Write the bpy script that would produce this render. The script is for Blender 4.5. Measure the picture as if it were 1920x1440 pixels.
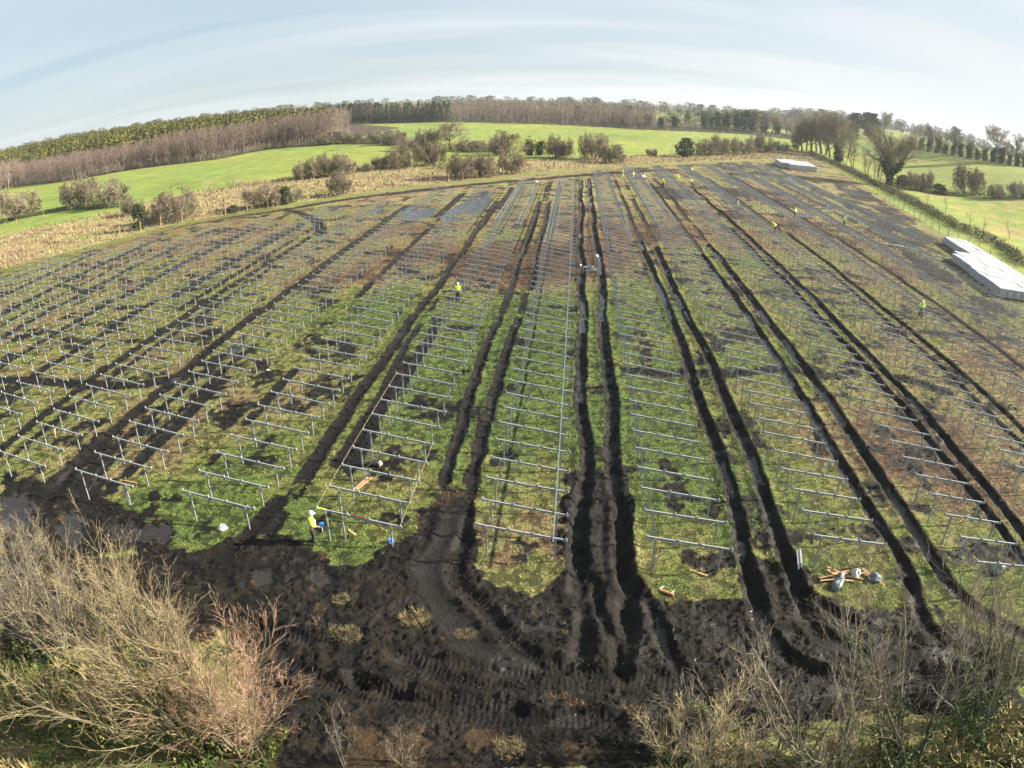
import bpy, math
import numpy as np
from mathutils import Vector, Matrix

sc = bpy.context.scene
for o in list(bpy.data.objects):
    bpy.data.objects.remove(o)
COL = sc.collection

# ------------------------------------------------------------------ camera (wide drone lens, fisheye projection)
cd = bpy.data.cameras.new('camera')
cd.type = 'PANO'
cd.panorama_type = 'FISHEYE_LENS_POLYNOMIAL'
cd.sensor_fit = 'HORIZONTAL'
cd.sensor_width = 36.0
cd.sensor_height = 27.0
cd.fisheye_fov = math.radians(150)
cd.fisheye_polynomial_k0 = 0.0
cd.fisheye_polynomial_k1 = -0.039542261597
cd.fisheye_polynomial_k2 = -3.807555982e-06
cd.fisheye_polynomial_k3 = -1.31025069e-06
cd.fisheye_polynomial_k4 = -1.78622837e-08
cd.clip_start = 0.1
cd.clip_end = 8000
cam = bpy.data.objects.new('camera', cd)
COL.objects.link(cam)
CAM_R = Vector((0.9960037, 0.0891789, 0.0048668))
CAM_U = Vector((-0.0397623, 0.3939765, 0.9182600))
CAM_F = Vector((-0.0799720, 0.9147839, -0.3959480))
_m = Matrix((CAM_R, CAM_U, -CAM_F)).transposed().to_4x4()
_m.translation = Vector((0, 0, 20.0))
cam.matrix_world = _m
sc.camera = cam

# ------------------------------------------------------------------ sun, sky, exposure
SUN_EL = math.radians(25)
SUN_AZ = math.radians(80)          # clockwise from +Y: light comes from the right, a little from ahead
sd = bpy.data.lights.new('sun', 'SUN')
sd.energy = 5.0
sd.angle = math.radians(0.6)
sd.color = (1.0, 0.90, 0.73)
sun = bpy.data.objects.new('sun', sd)
COL.objects.link(sun)
_d = Vector((math.sin(SUN_AZ) * math.cos(SUN_EL), math.cos(SUN_AZ) * math.cos(SUN_EL), math.sin(SUN_EL)))
sun.rotation_euler = _d.to_track_quat('Z', 'Y').to_euler()
sun.location = (60, 60, 80)

w = bpy.data.worlds.new("World")
sc.world = w
w.use_nodes = True
nt = w.node_tree
nt.nodes.clear()
N = nt.nodes.new
L = nt.links.new
out = N('ShaderNodeOutputWorld')
bg = N('ShaderNodeBackground')
bg.inputs['Strength'].default_value = 0.05
sky = N('ShaderNodeTexSky')
sky.sky_type = 'NISHITA'
sky.sun_disc = False
sky.sun_elevation = SUN_EL
sky.sun_rotation = SUN_AZ
sky.altitude = 60
sky.air_density = 1.0
sky.dust_density = 0.5
sky.ozone_density = 1.6
tc = N('ShaderNodeTexCoord')
# high thin cloud: long streaks, stretched sideways in the cloud layer
sep = N('ShaderNodeSeparateXYZ')
L(tc.outputs['Generated'], sep.inputs[0])
zc = N('ShaderNodeMath'); zc.operation = 'ADD'; zc.inputs[1].default_value = 0.12
L(sep.outputs['Z'], zc.inputs[0])
zm = N('ShaderNodeMath'); zm.operation = 'MAXIMUM'; zm.inputs[1].default_value = 0.03
L(zc.outputs[0], zm.inputs[0])
dx = N('ShaderNodeMath'); dx.operation = 'DIVIDE'
dy = N('ShaderNodeMath'); dy.operation = 'DIVIDE'
L(sep.outputs['X'], dx.inputs[0]); L(zm.outputs[0], dx.inputs[1])
L(sep.outputs['Y'], dy.inputs[0]); L(zm.outputs[0], dy.inputs[1])
cmb = N('ShaderNodeCombineXYZ')
L(dx.outputs[0], cmb.inputs[0]); L(dy.outputs[0], cmb.inputs[1])
mp = N('ShaderNodeMapping')
mp.inputs['Scale'].default_value = (0.20, 0.62, 1.0)
mp.inputs['Rotation'].default_value = (0, 0, math.radians(-14))
L(cmb.outputs[0], mp.inputs[0])
n1 = N('ShaderNodeTexNoise')
n1.inputs['Scale'].default_value = 1.0
n1.inputs['Detail'].default_value = 7
n1.inputs['Roughness'].default_value = 0.52
n1.inputs['Distortion'].default_value = 0.5
L(mp.outputs[0], n1.inputs['Vector'])
mr = N('ShaderNodeMapRange')
mr.inputs['From Min'].default_value = 0.38
mr.inputs['From Max'].default_value = 0.64
mr.inputs['To Min'].default_value = 0.16
mr.inputs['To Max'].default_value = 0.66
L(n1.outputs['Fac'], mr.inputs['Value'])
# thicker veil towards the sun side
vx = N('ShaderNodeMapRange')
vx.inputs['From Min'].default_value = -0.5
vx.inputs['From Max'].default_value = 0.65
vx.inputs['To Min'].default_value = 0.0
vx.inputs['To Max'].default_value = 0.62
L(sep.outputs['X'], vx.inputs['Value'])
mxf = N('ShaderNodeMath'); mxf.operation = 'ADD'; mxf.use_clamp = True
L(mr.outputs[0], mxf.inputs[0]); L(vx.outputs[0], mxf.inputs[1])
mix = N('ShaderNodeMixRGB')
mix.inputs['Color2'].default_value = (4.75, 5.05, 5.2, 1)
L(mxf.outputs[0], mix.inputs['Fac'])
veil = N('ShaderNodeMixRGB'); veil.inputs['Fac'].default_value = 0.72
veil.inputs['Color2'].default_value = (1.95, 2.8, 3.55, 1)
L(sky.outputs[0], veil.inputs['Color1'])
L(veil.outputs[0], mix.inputs['Color1'])
L(mix.outputs[0], bg.inputs['Color'])
L(bg.outputs[0], out.inputs['Surface'])

vs = sc.view_settings
vs.view_transform = 'Standard'
vs.look = 'None'
vs.gamma = 1.0
vs.use_curve_mapping = False
vs.exposure = 1.85
sc.cycles.max_bounces = 4
sc.cycles.diffuse_bounces = 2
sc.cycles.glossy_bounces = 2
sc.cycles.transparent_max_bounces = 8

# ------------------------------------------------------------------ layout, metres (x to the right, y away, rows of frames run along y)
TREES=[["shrub","A",-138.3,139.3,12.4,8.4],["shrub","A",-122.8,147.9,10.7,7.7],["shrub","A",-109.6,144.1,10.1,6.7],["shrub","B",-72.7,116.0,8.2,6.5],["shrub","B",-77.9,115.3,4.7,3.6],["shrub","B",-90.9,127.6,5.3,3.9],["shrub","B",-59.2,126.1,6.5,4.8],["shrub","B",-57.2,128.1,5.3,4.1],["shrub","B",-54.7,131.3,4.3,3.1],["shrub","B",-47.5,138.6,5.3,5.1],["evergreen","B",-76.8,109.4,2.8,4.6],["evergreen","B",-63.0,121.3,3.5,1.5],["evergreen","B",-55.2,128.9,2.7,3.5],["pale","C",-84.0,151.1,4.1,3.8],["pale","C",-82.7,158.7,3.7,4.4],["pale","C",-80.4,160.5,3.3,2.9],["pale","C",-78.0,163.2,3.0,2.1],["shrub","D",-66.6,168.9,6.1,5.0],["shrub","D",-63.4,173.1,8.5,6.2],["shrub","D",-58.6,173.9,7.5,5.9],["shrub","D",-54.3,180.8,4.5,2.6],["shrub","D",-52.3,187.8,4.7,3.4],["shrub","D",-46.4,186.7,7.7,6.2],["shrub","D",-40.8,192.6,5.3,7.7],["shrub","D",-37.9,193.7,5.0,6.6],["shrub","E",-26.1,163.1,6.9,6.3],["shrub","E",-23.4,167.4,4.5,5.7],["shrub","E",-20.4,166.5,5.0,5.7],["shrub","E",-15.5,173.7,6.8,5.8],["shrub","E",-6.6,219.2,7.2,7.2],["shrub","E",-3.1,220.3,4.9,6.5],["shrub","E",4.9,216.2,9.0,8.5],["shrub","E",10.6,208.7,8.1,5.8],["shrub","E",25.0,242.1,4.0,2.7],["shrub","E",46.1,257.7,7.0,6.3],["shrub","E",52.5,265.3,8.0,8.0],["shrub","E",58.8,270.9,7.0,7.0],["shrub","E",67.7,283.9,7.8,6.3],["shrub","E",78.4,301.9,12.1,8.3],["shrub","E",93.7,326.3,9.1,4.8],["bare","E",-18.4,191.2,10.3,10.0],["ivytrunk","E",-14.8,226.6,4.4,5.7],["ivytrunk","E",-11.5,227.4,4.1,5.2],["evergreen","E",36.7,244.1,6.6,6.6],["evergreen","E",109.6,353.3,4.4,7.7],["shrub","F",-103.6,292.7,11.1,7.2],["shrub","F",-99.1,295.7,10.7,6.5],["shrub","F",-92.1,294.9,9.6,4.4],["shrub","F",-79.5,289.1,11.6,6.0],["shrub","F",-70.4,277.2,10.2,6.2],["shrub","F",-59.0,258.4,9.9,4.6],["shrub","F",-51.4,247.4,8.6,7.7],["shrub","F",-35.0,241.3,10.9,4.0],["shrub","F",-29.8,239.2,7.5,3.6],["shrub","F",-23.7,225.2,7.1,7.0],["slim","F",-87.1,295.3,5.0,9.4],["bare","F",-43.1,246.2,10.8,9.7],["bare","G",105.3,336.5,10.5,12.5],["bare","G",114.6,350.2,13.7,16.0],["bare","G",122.1,356.0,14.5,18.0],["bare","G",121.1,338.1,13.3,19.6],["bare","G",117.0,313.7,11.4,18.7],["bare","G",131.5,334.3,10.7,18.5],["bare","G",108.2,337.0,12.1,15.1],["bare","G",114.3,341.1,16.6,17.0],["bare","G",120.0,342.2,17.8,20.0],["bare","G",116.9,320.6,15.2,21.3],["bare","G",121.1,318.1,11.1,21.0],["slim","H",117.6,328.9,6.2,14.4],["slim","H",108.3,277.6,6.6,12.3],["slim","H",105.7,262.7,6.7,12.8],["slim","H",99.9,234.5,6.1,9.9],["slim","H",99.8,226.3,5.5,11.2],["slim","H",97.5,217.0,4.6,10.8],["ivytrunk","H",110.8,293.9,4.7,10.2],["bigivy","H",98.3,211.7,18.1,19.4],["pine","I",205.2,511.7,7.0,18.2],["pine","I",212.4,500.6,15.3,17.9],["bare","I",241.1,538.7,12.3,18.5],["shrub","J",107.1,212.0,7.8,6.0],["shrub","J",112.4,212.8,6.4,7.2],["shrub","J",130.2,213.9,11.9,9.2],["shrub","J",134.6,202.6,6.9,4.9],["shrub","J",143.9,202.7,8.5,5.3],["evergreen","J",116.5,209.6,5.4,3.3],["evergreen","J",105.9,217.9,5.4,3.9],["thin","K",93.7,164.1,3.7,6.7],["thin","K",85.2,138.0,2.9,4.9],["thin","K",88.2,135.8,3.1,4.8],["thin","K",95.3,135.4,3.5,4.4],["thin","K",93.9,175.0,3.0,4.3],["ivytrunk","L",194.3,388.3,5.2,7.5],["ivytrunk","L",194.1,377.3,6.0,8.3],["ivytrunk","L",194.1,367.1,6.8,9.0],["ivytrunk","L",194.2,357.5,4.8,9.7],["ivytrunk","L",194.5,348.5,5.6,6.9],["ivytrunk","L",194.9,340.0,6.4,7.6],["ivytrunk","L",195.4,332.2,4.6,8.3],["ivytrunk","L",196.1,324.8,5.3,9.0],["ivytrunk","L",196.9,318.0,6.1,6.4],["ivytrunk","L",197.9,311.7,4.4,7.2],["ivytrunk","L",199.2,305.9,5.1,7.8],["ivytrunk","L",200.8,300.8,5.9,8.5],["ivytrunk","L",202.7,296.4,4.3,6.1],["ivytrunk","L",205.3,292.9,5.0,6.9],["ivytrunk","L",209.0,291.0,5.8,7.6],["bare","L",194.9,366.5,10.5,15.9],["bare","L",196.8,344.1,10.0,15.4],["bare","L",201.9,308.6,13.1,17.7],["bare","L",212.0,304.5,11.0,15.3],["pine","M",-0.1,510.0,6.8,10.7],["pine","M",47.2,677.4,7.1,10.2],["evergreen","M",30.1,469.8,8.4,7.4],["evergreen","M",24.1,487.6,9.4,7.7],["evergreen","M",40.2,466.1,6.9,7.0],["ivytrunk","M",44.8,471.6,7.0,8.9],["ivytrunk","M",54.3,468.8,6.3,8.5],["ivytrunk","M",66.0,491.4,9.6,9.3],["ivytrunk","M",87.3,492.7,5.6,13.8],["ivytrunk","M",92.9,500.9,5.3,11.7],["ivytrunk","M",99.3,510.4,5.4,15.1],["ivytrunk","M",103.7,503.3,5.7,14.2],["ivytrunk","M",112.6,503.6,7.7,16.9],["ivytrunk","M",117.6,504.6,8.5,18.1],["ivytrunk","M",125.0,515.8,7.9,16.9],["ivytrunk","M",139.0,531.1,6.5,15.1],["ivytrunk","M",152.1,538.7,6.6,10.8],["cypress","M",93.0,612.2,6.0,7.9],["bare","M",130.9,518.5,15.9,17.4],["bare","M",146.9,537.0,14.9,14.8],["bare","M",158.1,535.8,12.4,11.1]]
FENCE_A=[[-88.8,84.7],[-79.1,97.6],[-71.0,111.7],[-59.8,122.8],[-49.2,134.1],[-39.1,147.4],[-27.8,156.3],[-14.7,172.6],[-1.0,188.1],[18.4,209.4],[45.9,237.7],[70.4,266.5]]
FENCE_B=[[100.4,285.4],[88.3,218.0],[79.8,167.1],[73.9,131.9],[73.3,121.0],[71.6,96.3]]
HEDGE=[[108.3,326.3],[100.7,259.7],[91.9,203.4],[88.1,173.5],[84.3,151.5],[83.0,137.8],[85.1,129.2],[82.8,117.7],[78.7,105.6]]
MEADOW_EDGE=[[-123.5,117.2],[-106.4,127.5],[-99.9,136.0],[-95.2,153.0],[-84.5,164.7],[-71.0,175.6],[-61.6,187.7],[-46.5,193.4],[-34.2,199.3],[-18.7,209.6],[-0.1,217.7],[21.0,239.6],[54.3,271.4],[103.4,343.1],[111.0,334.7]]
WOOD_EDGE=[[-257.4,248.6],[-217.5,233.6],[-191.1,228.4],[-171.7,243.9],[-137.6,251.1],[-128.8,283.4],[-103.6,292.7]]
WOOD2_EDGE=[[-224.1,610.9],[-140.3,490.4],[-82.1,480.6],[-27.5,457.8],[5.8,446.8],[37.0,428.6],[112.0,472.6],[143.9,466.5]]
MIDHEDGE=[[-103.6,292.7],[-83.4,290.8],[-59.0,258.4],[-42.7,243.9],[-23.7,225.2],[-15.0,224.6],[-0.1,217.7]]
POLY_MUD=[[[-18.2,21.9],[-16.9,24.2],[-16.1,25.6],[-12.8,26.8],[-11.6,25.4],[-9.7,24.1],[-8.7,24.9],[-8.4,26.8],[-7.3,27.7],[-7.1,31.1],[-6.2,32.0],[-4.6,30.9],[-4.0,28.1],[-3.8,24.9],[-2.7,23.7],[-1.1,23.3],[0.5,24.6],[0.1,28.4],[0.1,34.0],[3.5,34.9],[3.5,28.6],[3.5,24.9],[4.4,23.5],[5.7,23.3],[7.9,23.7],[9.2,26.2],[11.5,26.0],[11.6,24.0],[13.2,23.3],[15.4,22.4],[18.1,21.0],[20.7,19.8],[18.9,15.7],[13.6,16.6],[4.9,15.5],[4.9,14.6],[-9.0,13.0],[-11.6,17.9],[-14.3,19.8],[-17.1,20.4]],[[-35.2,28.4],[-31.8,28.1],[-30.5,29.4],[-28.9,30.4],[-26.2,27.8],[-22.9,27.1],[-19.8,25.9],[-19.1,25.3],[-19.6,24.5],[-22.4,23.3],[-23.3,21.0],[-27.5,19.7]],[[-28.1,20.5],[-23.9,21.7],[-19.5,24.3],[-16.3,24.1],[-13.4,19.5],[-15.2,17.8],[-18.4,16.9],[-23.2,14.5]],[[57.2,124.9],[68.3,135.9],[69.0,125.9],[55.8,96.7],[52.8,80.7],[55.1,75.7],[57.5,75.2],[46.7,59.5],[45.4,65.7],[45.9,82.3]],[[76.4,206.1],[82.7,199.6],[74.6,155.0],[71.9,137.8],[55.7,124.2],[60.0,153.2]]]
POLY_WET=[[[-22.0,111.6],[-21.3,118.4],[-19.8,132.5],[-18.2,139.7],[-15.0,130.8],[-15.1,116.0],[-16.0,110.0],[-18.6,107.9]],[[-29.4,115.8],[-28.6,124.1],[-23.4,120.0],[-22.5,111.6],[-26.6,109.7]],[[-35.5,118.8],[-34.1,124.4],[-32.8,117.0],[-34.3,115.0]],[[61.2,206.7],[65.8,205.2],[63.7,190.9],[58.4,191.5]],[[51.3,196.9],[54.4,196.7],[51.1,187.6],[48.6,188.1]],[[61.3,186.0],[64.6,184.2],[61.1,176.0],[58.5,178.0]],[[54.2,149.8],[57.3,149.5],[53.8,143.5],[51.6,144.3]],[[45.1,195.2],[47.0,195.2],[45.3,189.3],[43.2,189.1]],[[43.1,135.3],[46.6,134.7],[44.4,130.1],[41.4,130.4]],[[-33.4,26.4],[-31.3,26.8],[-29.3,25.0],[-28.5,23.2],[-30.1,22.8]],[[-27.5,26.0],[-26.3,26.3],[-24.3,23.8],[-24.4,22.5],[-26.1,23.9]],[[-23.8,25.2],[-22.8,26.0],[-20.5,26.0],[-19.5,26.0],[-19.5,24.7],[-21.0,24.4],[-22.8,24.3]],[[-14.0,23.5],[-13.2,23.9],[-12.6,23.0],[-13.3,22.3]],[[-11.3,24.2],[-10.5,24.5],[-9.8,23.7],[-10.4,23.0],[-11.0,23.3]],[[-1.5,21.8],[0.4,21.9],[0.4,21.4],[-1.4,21.3]],[[-2.4,19.7],[-1.2,19.8],[-1.2,19.3],[-2.2,19.2]],[[6.4,22.2],[7.3,21.9],[7.1,21.4],[6.5,21.6]],[[4.8,21.8],[5.4,21.6],[5.2,21.0],[4.7,21.0]],[[5.4,20.1],[6.5,20.1],[6.3,19.7],[5.5,19.7]],[[-2.3,22.9],[-1.6,22.8],[-1.8,22.2],[-2.2,22.2]],[[13.4,20.4],[14.9,20.1],[14.4,19.6],[13.2,19.9]],[[-28.6,51.1],[-29.1,55.6],[-28.6,57.4],[-27.5,53.8],[-27.3,50.0]],[[-21.5,101.8],[-21.2,106.1],[-20.7,102.6]],[[-12.1,88.7],[-11.4,93.0],[-11.0,91.3],[-11.5,88.1]],[[-10.9,101.6],[-10.5,104.6],[-10.4,100.5],[-10.9,97.7]],[[54.1,90.1],[53.9,87.3],[52.6,83.0],[52.1,84.2]],[[56.2,90.3],[54.6,84.9],[54.4,86.1]]]
TRACKS=[[[[-5.37,29.68],[-5.37,27.32],[-6.03,25.84],[-5.74,24.28],[-4.96,22.77],[-4.12,21.63],[-3.16,20.33],[-2.3,19.54],[-1.17,19.33]],1.5,0.1,0],[[[-4.64,27.4],[-4.81,25.54],[-4.51,24.16],[-3.61,23.2],[-2.92,22.26],[-1.99,20.92],[-0.99,19.88],[0.3,19.44]],0.9,0.16,1],[[[0.73,31.36],[0.79,26.37],[1.32,24.69],[1.16,22.35],[0.93,19.69]],0.9,0.2,1],[[[3.06,31.52],[2.75,26.48],[3.09,23.97],[2.84,21.94],[2.57,19.55]],0.95,0.25,1],[[[2.14,31.46],[1.97,27.98],[2.09,24.73],[2.38,22.91],[2.18,21.21]],0.7,0.04,0],[[[3.3,24.79],[3.87,22.96],[4.36,20.81],[4.66,19.7]],0.7,0.16,1],[[[1.75,24.71],[1.65,22.87],[2.18,21.21],[2.38,19.76]],0.6,0.12,1],[[[-6.23,19.35],[-4.5,19.17],[-2.4,19.1],[0.68,19.25],[2.15,19.22],[5.13,19.06]],0.9,0.12,1],[[[-5.76,18.99],[-4.67,18.4],[-2.47,18.37],[-0.75,18.53],[2.15,18.96],[5.08,18.54]],1.0,0.08,1],[[[-10.1,18.07],[-8.68,17.39],[-6.73,17.24],[-4.83,16.86],[-2.69,16.66],[-0.62,16.68],[2.12,16.74]],1.0,0.14,1],[[[-7.44,17.95],[-6.06,17.56],[-4.21,17.44],[-2.06,17.31],[-1.28,17.19]],0.8,0.12,1],[[[-7.88,20.23],[-8.06,19.38],[-7.64,18.13],[-6.56,17.48],[-5.5,17.35]],0.7,0.07,1],[[[-12.6,20.14],[-10.25,19.78],[-8.88,19.69]],0.9,0.12,1],[[[-14.84,20.68],[-12.05,19.89],[-9.83,19.51]],0.6,0.1,1],[[[8.73,26.61],[8.53,23.49],[8.66,21.07],[9.71,19.43],[11.77,18.35]],0.85,0.16,1],[[[10.84,27.03],[10.73,23.8],[10.83,21.64],[11.86,20.39],[14.46,18.99],[18.18,17.96]],0.9,0.18,1],[[[11.08,24.16],[11.98,22.63],[13.71,21.43],[16.51,20.08]],0.7,0.12,1],[[[16.67,24.86],[16.39,22.28],[16.38,20.45],[18.55,18.75]],0.8,0.12,1],[[[18.74,26.02],[18.96,23.61],[19.88,21.49],[21.47,20.1]],0.8,0.12,1],[[[-14.94,29.42],[-15.22,26.35],[-15.49,24.91],[-17.91,23.05],[-23.11,21.71]],1.0,0.12,1],[[[-29.59,33.14],[-29.89,30.7],[-29.55,27.66],[-29.07,25.34],[-26.91,22.1]],1.4,0.14,1],[[[-87.62,81.81],[-82.63,90.48],[-77.34,96.14],[-70.81,107.11],[-63.54,114.23],[-57.29,119.51],[-50.87,124.95],[-44.69,131.97],[-39.56,136.73],[-32.24,142.76],[-25.61,149.11],[-18.5,155.67],[-9.63,162.66],[-2.54,170.6],[3.88,177.11],[13.77,187.17],[26.49,199.06]],3.4,0.06,0],[[[-51.46,121.07],[-46.49,116.46],[-40.03,106.94],[-36.92,98.36]],2.0,0.12,1],[[[-48.71,42.65],[-43.18,42.82],[-37.55,42.61],[-33.07,42.86],[-30.11,44.84],[-27.23,45.96]],1.6,0.05,0],[[[7.08,90.24],[12.58,89.93],[16.81,90.08],[20.6,88.7]],1.0,0.08,0],[[[-2.47,89.15],[2.94,89.43],[7.08,90.24]],0.8,0.05,0],[[[27.08,85.18],[31.2,86.65],[34.18,85.65]],0.7,0.08,0],[[[4.41,49.58],[8.3,49.06],[12.5,49.72],[17.01,51.53],[19.76,49.87],[22.98,51.1]],1.3,0.08,0],[[[26.53,50.61],[28.62,50.05],[29.39,48.72],[30.28,48.06]],1.6,0.12,0],[[[34.94,63.37],[39.28,63.38],[46.37,63.24]],1.3,0.06,0],[[[-19.65,138.88],[-12.46,140.27],[-3.03,138.87],[4.15,137.02]],1.2,0.06,0],[[[-0.25,109.19],[4.2,107.43]],1.0,0.12,0],[[[-12.62,50.13],[-12.42,43.24],[-12.55,37.7],[-12.7,33.92]],1.2,0.05,0]]
SPOTS=[[-18.5,66.2,7,1],[-18.1,79.2,4,0.8],[-20.8,53.6,9,0.5],[-5.5,57.6,9,0.9],[-7.3,47.8,8,0.9],[-2.1,45.5,9,1],[-11.8,36.5,6,0.6],[6.9,70.8,6,0.9],[7.5,56.4,6,0.7],[3.0,45.1,5,0.6],[20.1,85.2,6,0.2],[25.9,67.0,6,0.5],[26.0,59.1,5,0.5],[-10.3,25.9,3,1.2],[-20.1,25.3,4,0.8],[0.9,74.0,3,0.4],[-6.8,33.9,5,0.9],[8.2,31.2,6,0.6],[5.6,33.8,5,0.5],[11.7,29.8,4,0.5],[-24.0,81.7,7,-1.3],[-25.0,74.2,6,-0.9],[-8.4,75.1,7,-1.6],[-6.3,85.6,7,-1.5],[-1.6,80.8,9,-1.5],[3.5,87.1,7,-1.2],[-15.4,84.8,5,-0.9],[7.1,101.4,9,-0.6],[14.8,107.6,8,-0.3],[-1.7,33.3,3.5,-1],[-1.8,28.7,2.5,-0.8],[-11.0,33.4,4,-0.7],[-8.6,32.5,2.5,-0.8],[-18.1,45.8,3,-0.6],[-18.1,41.1,3,-0.6],[-20.5,38.4,4,-0.7],[19.4,41.3,7,-0.6],[23.4,36.2,7,-0.7],[26.7,34.2,6,-0.6],[13.5,28.8,4,-0.7],[15.2,57.4,4,-0.3],[21.3,71.6,5,-0.3],[29.2,127.7,10,-0.6],[39.8,121.6,9,-0.6],[40.3,108.4,9,-0.6],[39.2,85.3,9,-0.6],[37.8,61.1,9,-0.6],[30.9,165.1,9,-0.6],[44.2,147.7,9,-0.7],[-21.5,101.8,7,-0.6],[-27.6,65.8,6,-0.1],[-15.1,28.3,5,0.9],[-24.0,28.2,3,0.7],[-35.8,45.2,6,-0.2],[-55.3,58.7,10,-0.2],[-5.6,63.7,3,0.6],[16.5,26.0,5,0.6],[21.5,24.7,5,0.7]]
WORKERS=[[-11.45,26.21,0.0],[-11.09,65.58,0.0],[37.7,68.18,0.0],[32.14,111.0,0.0],[40.8,128.41,0.0],[48.97,123.4,-0.0],[29.97,129.72,0.0],[19.14,157.49,0.0],[23.94,169.25,0.0],[26.53,162.78,0.0],[30.59,189.66,0.0],[11.11,172.96,0.0],[13.43,169.6,0.0],[-17.79,168.89,0.0]]
AT={"white_sack":[-16.85,26.42,0.0],"blue_disc":[-8.04,26.74,0.0],"tarp":[-10.76,33.81,0.0],"plank_pair":[-10.95,31.79,-0.0],"pile":[13.09,25.07,0.0],"bag":[12.32,24.31,-0.0],"bag2":[15.1,24.67,0.0],"bag3":[13.64,25.46,0.0],"channel":[11.18,25.83,0.0],"tube":[4.65,24.13,0.0],"plank1":[6.27,25.61,0.0],"plank2":[-24.72,29.62,0.0],"tube2":[-34.19,33.75,0.0],"trestle":[1.83,78.05,0.0],"sheet1":[2.75,86.98,0.0],"sheet2":[0.76,81.64,0.0],"bagR":[22.28,24.94,0.0],"longrail":[53.33,109.07,-0.0],"heap":[16.19,175.13,0.0],"tri":[72.05,177.02,0.0],"white1":[-22.85,46.9,0.0],"fg1":[-10.81,12.54,0.0],"fg2":[-10.59,13.62,-0.0],"fg3":[-21.89,16.25,0.0],"fg4":[-26.85,16.08,0.0],"s1":[-6.77,13.74,0.0],"s2":[-4.95,13.89,0.0],"r1":[4.68,14.59,0.0],"r2":[9.83,14.21,0.0],"r3":[12.73,13.79,0.0],"r4":[16.29,13.64,0.0],"r5":[20.73,16.32,0.0],"water":[-18.92,9.53,0.0],"t1":[-5.79,21.61,0.0],"t2":[-8.38,20.19,0.0],"t3":[-1.28,15.33,0.0],"t4":[-3.25,21.6,0.0],"t5":[-4.27,21.81,0.0],"gl":[-17.65,13.32,0.0],"gr":[6.73,14.5,0.0]}
HOUSES=[[-388.0,699.6,9,9],[-331.0,782.9,24,0],[-443.3,689.8,30,0],[-425.3,712.7,16,0],[-478.1,511.3,12,0],[-479.3,482.3,20,0],[-491.2,631.4,8,0]]
FARFIELDS=[[[89.7,844.2],[159.9,935.0],[106.5,635.2],[68.6,594.3]],[[2287.9,8346.8],[-4489.7,-13270.5],[2279.2,6898.4],[835.9,3047.1]],[[239.3,2930.9],[469.9,3629.3],[378.9,2924.8],[190.3,2328.3]]]

# ------------------------------------------------------------------ helpers
rng = np.random.default_rng(11)

def sm(a, b, t):
    t = np.clip((t - a) / (b - a), 0, 1)
    return t * t * (3 - 2 * t)

def hgt(X, Y):
    X = np.asarray(X, float); Y = np.asarray(Y, float)
    t = X - (75 + .18 * (Y - 100))
    return 12 * sm(15, 105, t) * sm(60, 140, Y) - 14 * sm(1000, 1900, np.hypot(X, Y))

def _hash(ix, iy, s):
    h = (ix.astype(np.int64) * 374761393 + iy.astype(np.int64) * 668265263 + s * 974711) & 0xffffffff
    h = ((h ^ (h >> 13)) * 1274126177) & 0xffffffff
    return ((h ^ (h >> 16)) & 0xffffff).astype(np.float32) / 16777215.0

def vnoise(x, y, s=0):
    ix = np.floor(x); iy = np.floor(y)
    fx = x - ix; fy = y - iy
    fx = fx * fx * (3 - 2 * fx); fy = fy * fy * (3 - 2 * fy)
    a = _hash(ix, iy, s); b = _hash(ix + 1, iy, s); c = _hash(ix, iy + 1, s); d = _hash(ix + 1, iy + 1, s)
    return (a * (1 - fx) + b * fx) * (1 - fy) + (c * (1 - fx) + d * fx) * fy

def fbm(x, y, s=0, o=4):
    v = 0; a = .5; t = 0
    for i in range(o):
        v = v + a * vnoise(x, y, s + i * 17); t += a
        x = x * 2.03 + 3.1; y = y * 2.03 + 1.7; a *= .5
    return v / t

def inside(P, poly):
    x, y = P
    r = np.zeros(x.shape, bool)
    n = len(poly)
    for i in range(n):
        x0, y0 = poly[i]; x1, y1 = poly[(i + 1) % n]
        if y0 == y1:
            continue
        r ^= ((y0 > y) != (y1 > y)) & (x < (x1 - x0) * (y - y0) / (y1 - y0) + x0)
    return r

def pdist(x, y, pts):
    """distance to a polyline and length along it"""
    best = np.full(x.shape, 1e9); al = np.zeros(x.shape); s = 0
    for (x0, y0), (x1, y1) in zip(pts[:-1], pts[1:]):
        vx, vy = x1 - x0, y1 - y0
        l2 = vx * vx + vy * vy + 1e-12
        t = np.clip(((x - x0) * vx + (y - y0) * vy) / l2, 0, 1)
        d = np.hypot(x - x0 - t * vx, y - y0 - t * vy)
        k = d < best
        best = np.where(k, d, best); al = np.where(k, s + t * math.sqrt(l2), al)
        s += math.sqrt(l2)
    return best, al

def smooth_line(pts, n=3):
    p = np.array(pts, float)
    for _ in range(n):
        q = np.empty((2 * len(p) - 2, 2))
        q[0::2] = p[:-1] * .75 + p[1:] * .25
        q[1::2] = p[:-1] * .25 + p[1:] * .75
        p = np.vstack([p[:1], q, p[-1:]])
    return p

def on_line(pts, step, start=0.):
    p = np.array(pts, float)
    seg = np.hypot(*(p[1:] - p[:-1]).T)
    cs = np.concatenate([[0], np.cumsum(seg)])
    t = np.arange(start, cs[-1], step)
    return np.stack([np.interp(t, cs, p[:, 0]), np.interp(t, cs, p[:, 1])], 1)

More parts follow.
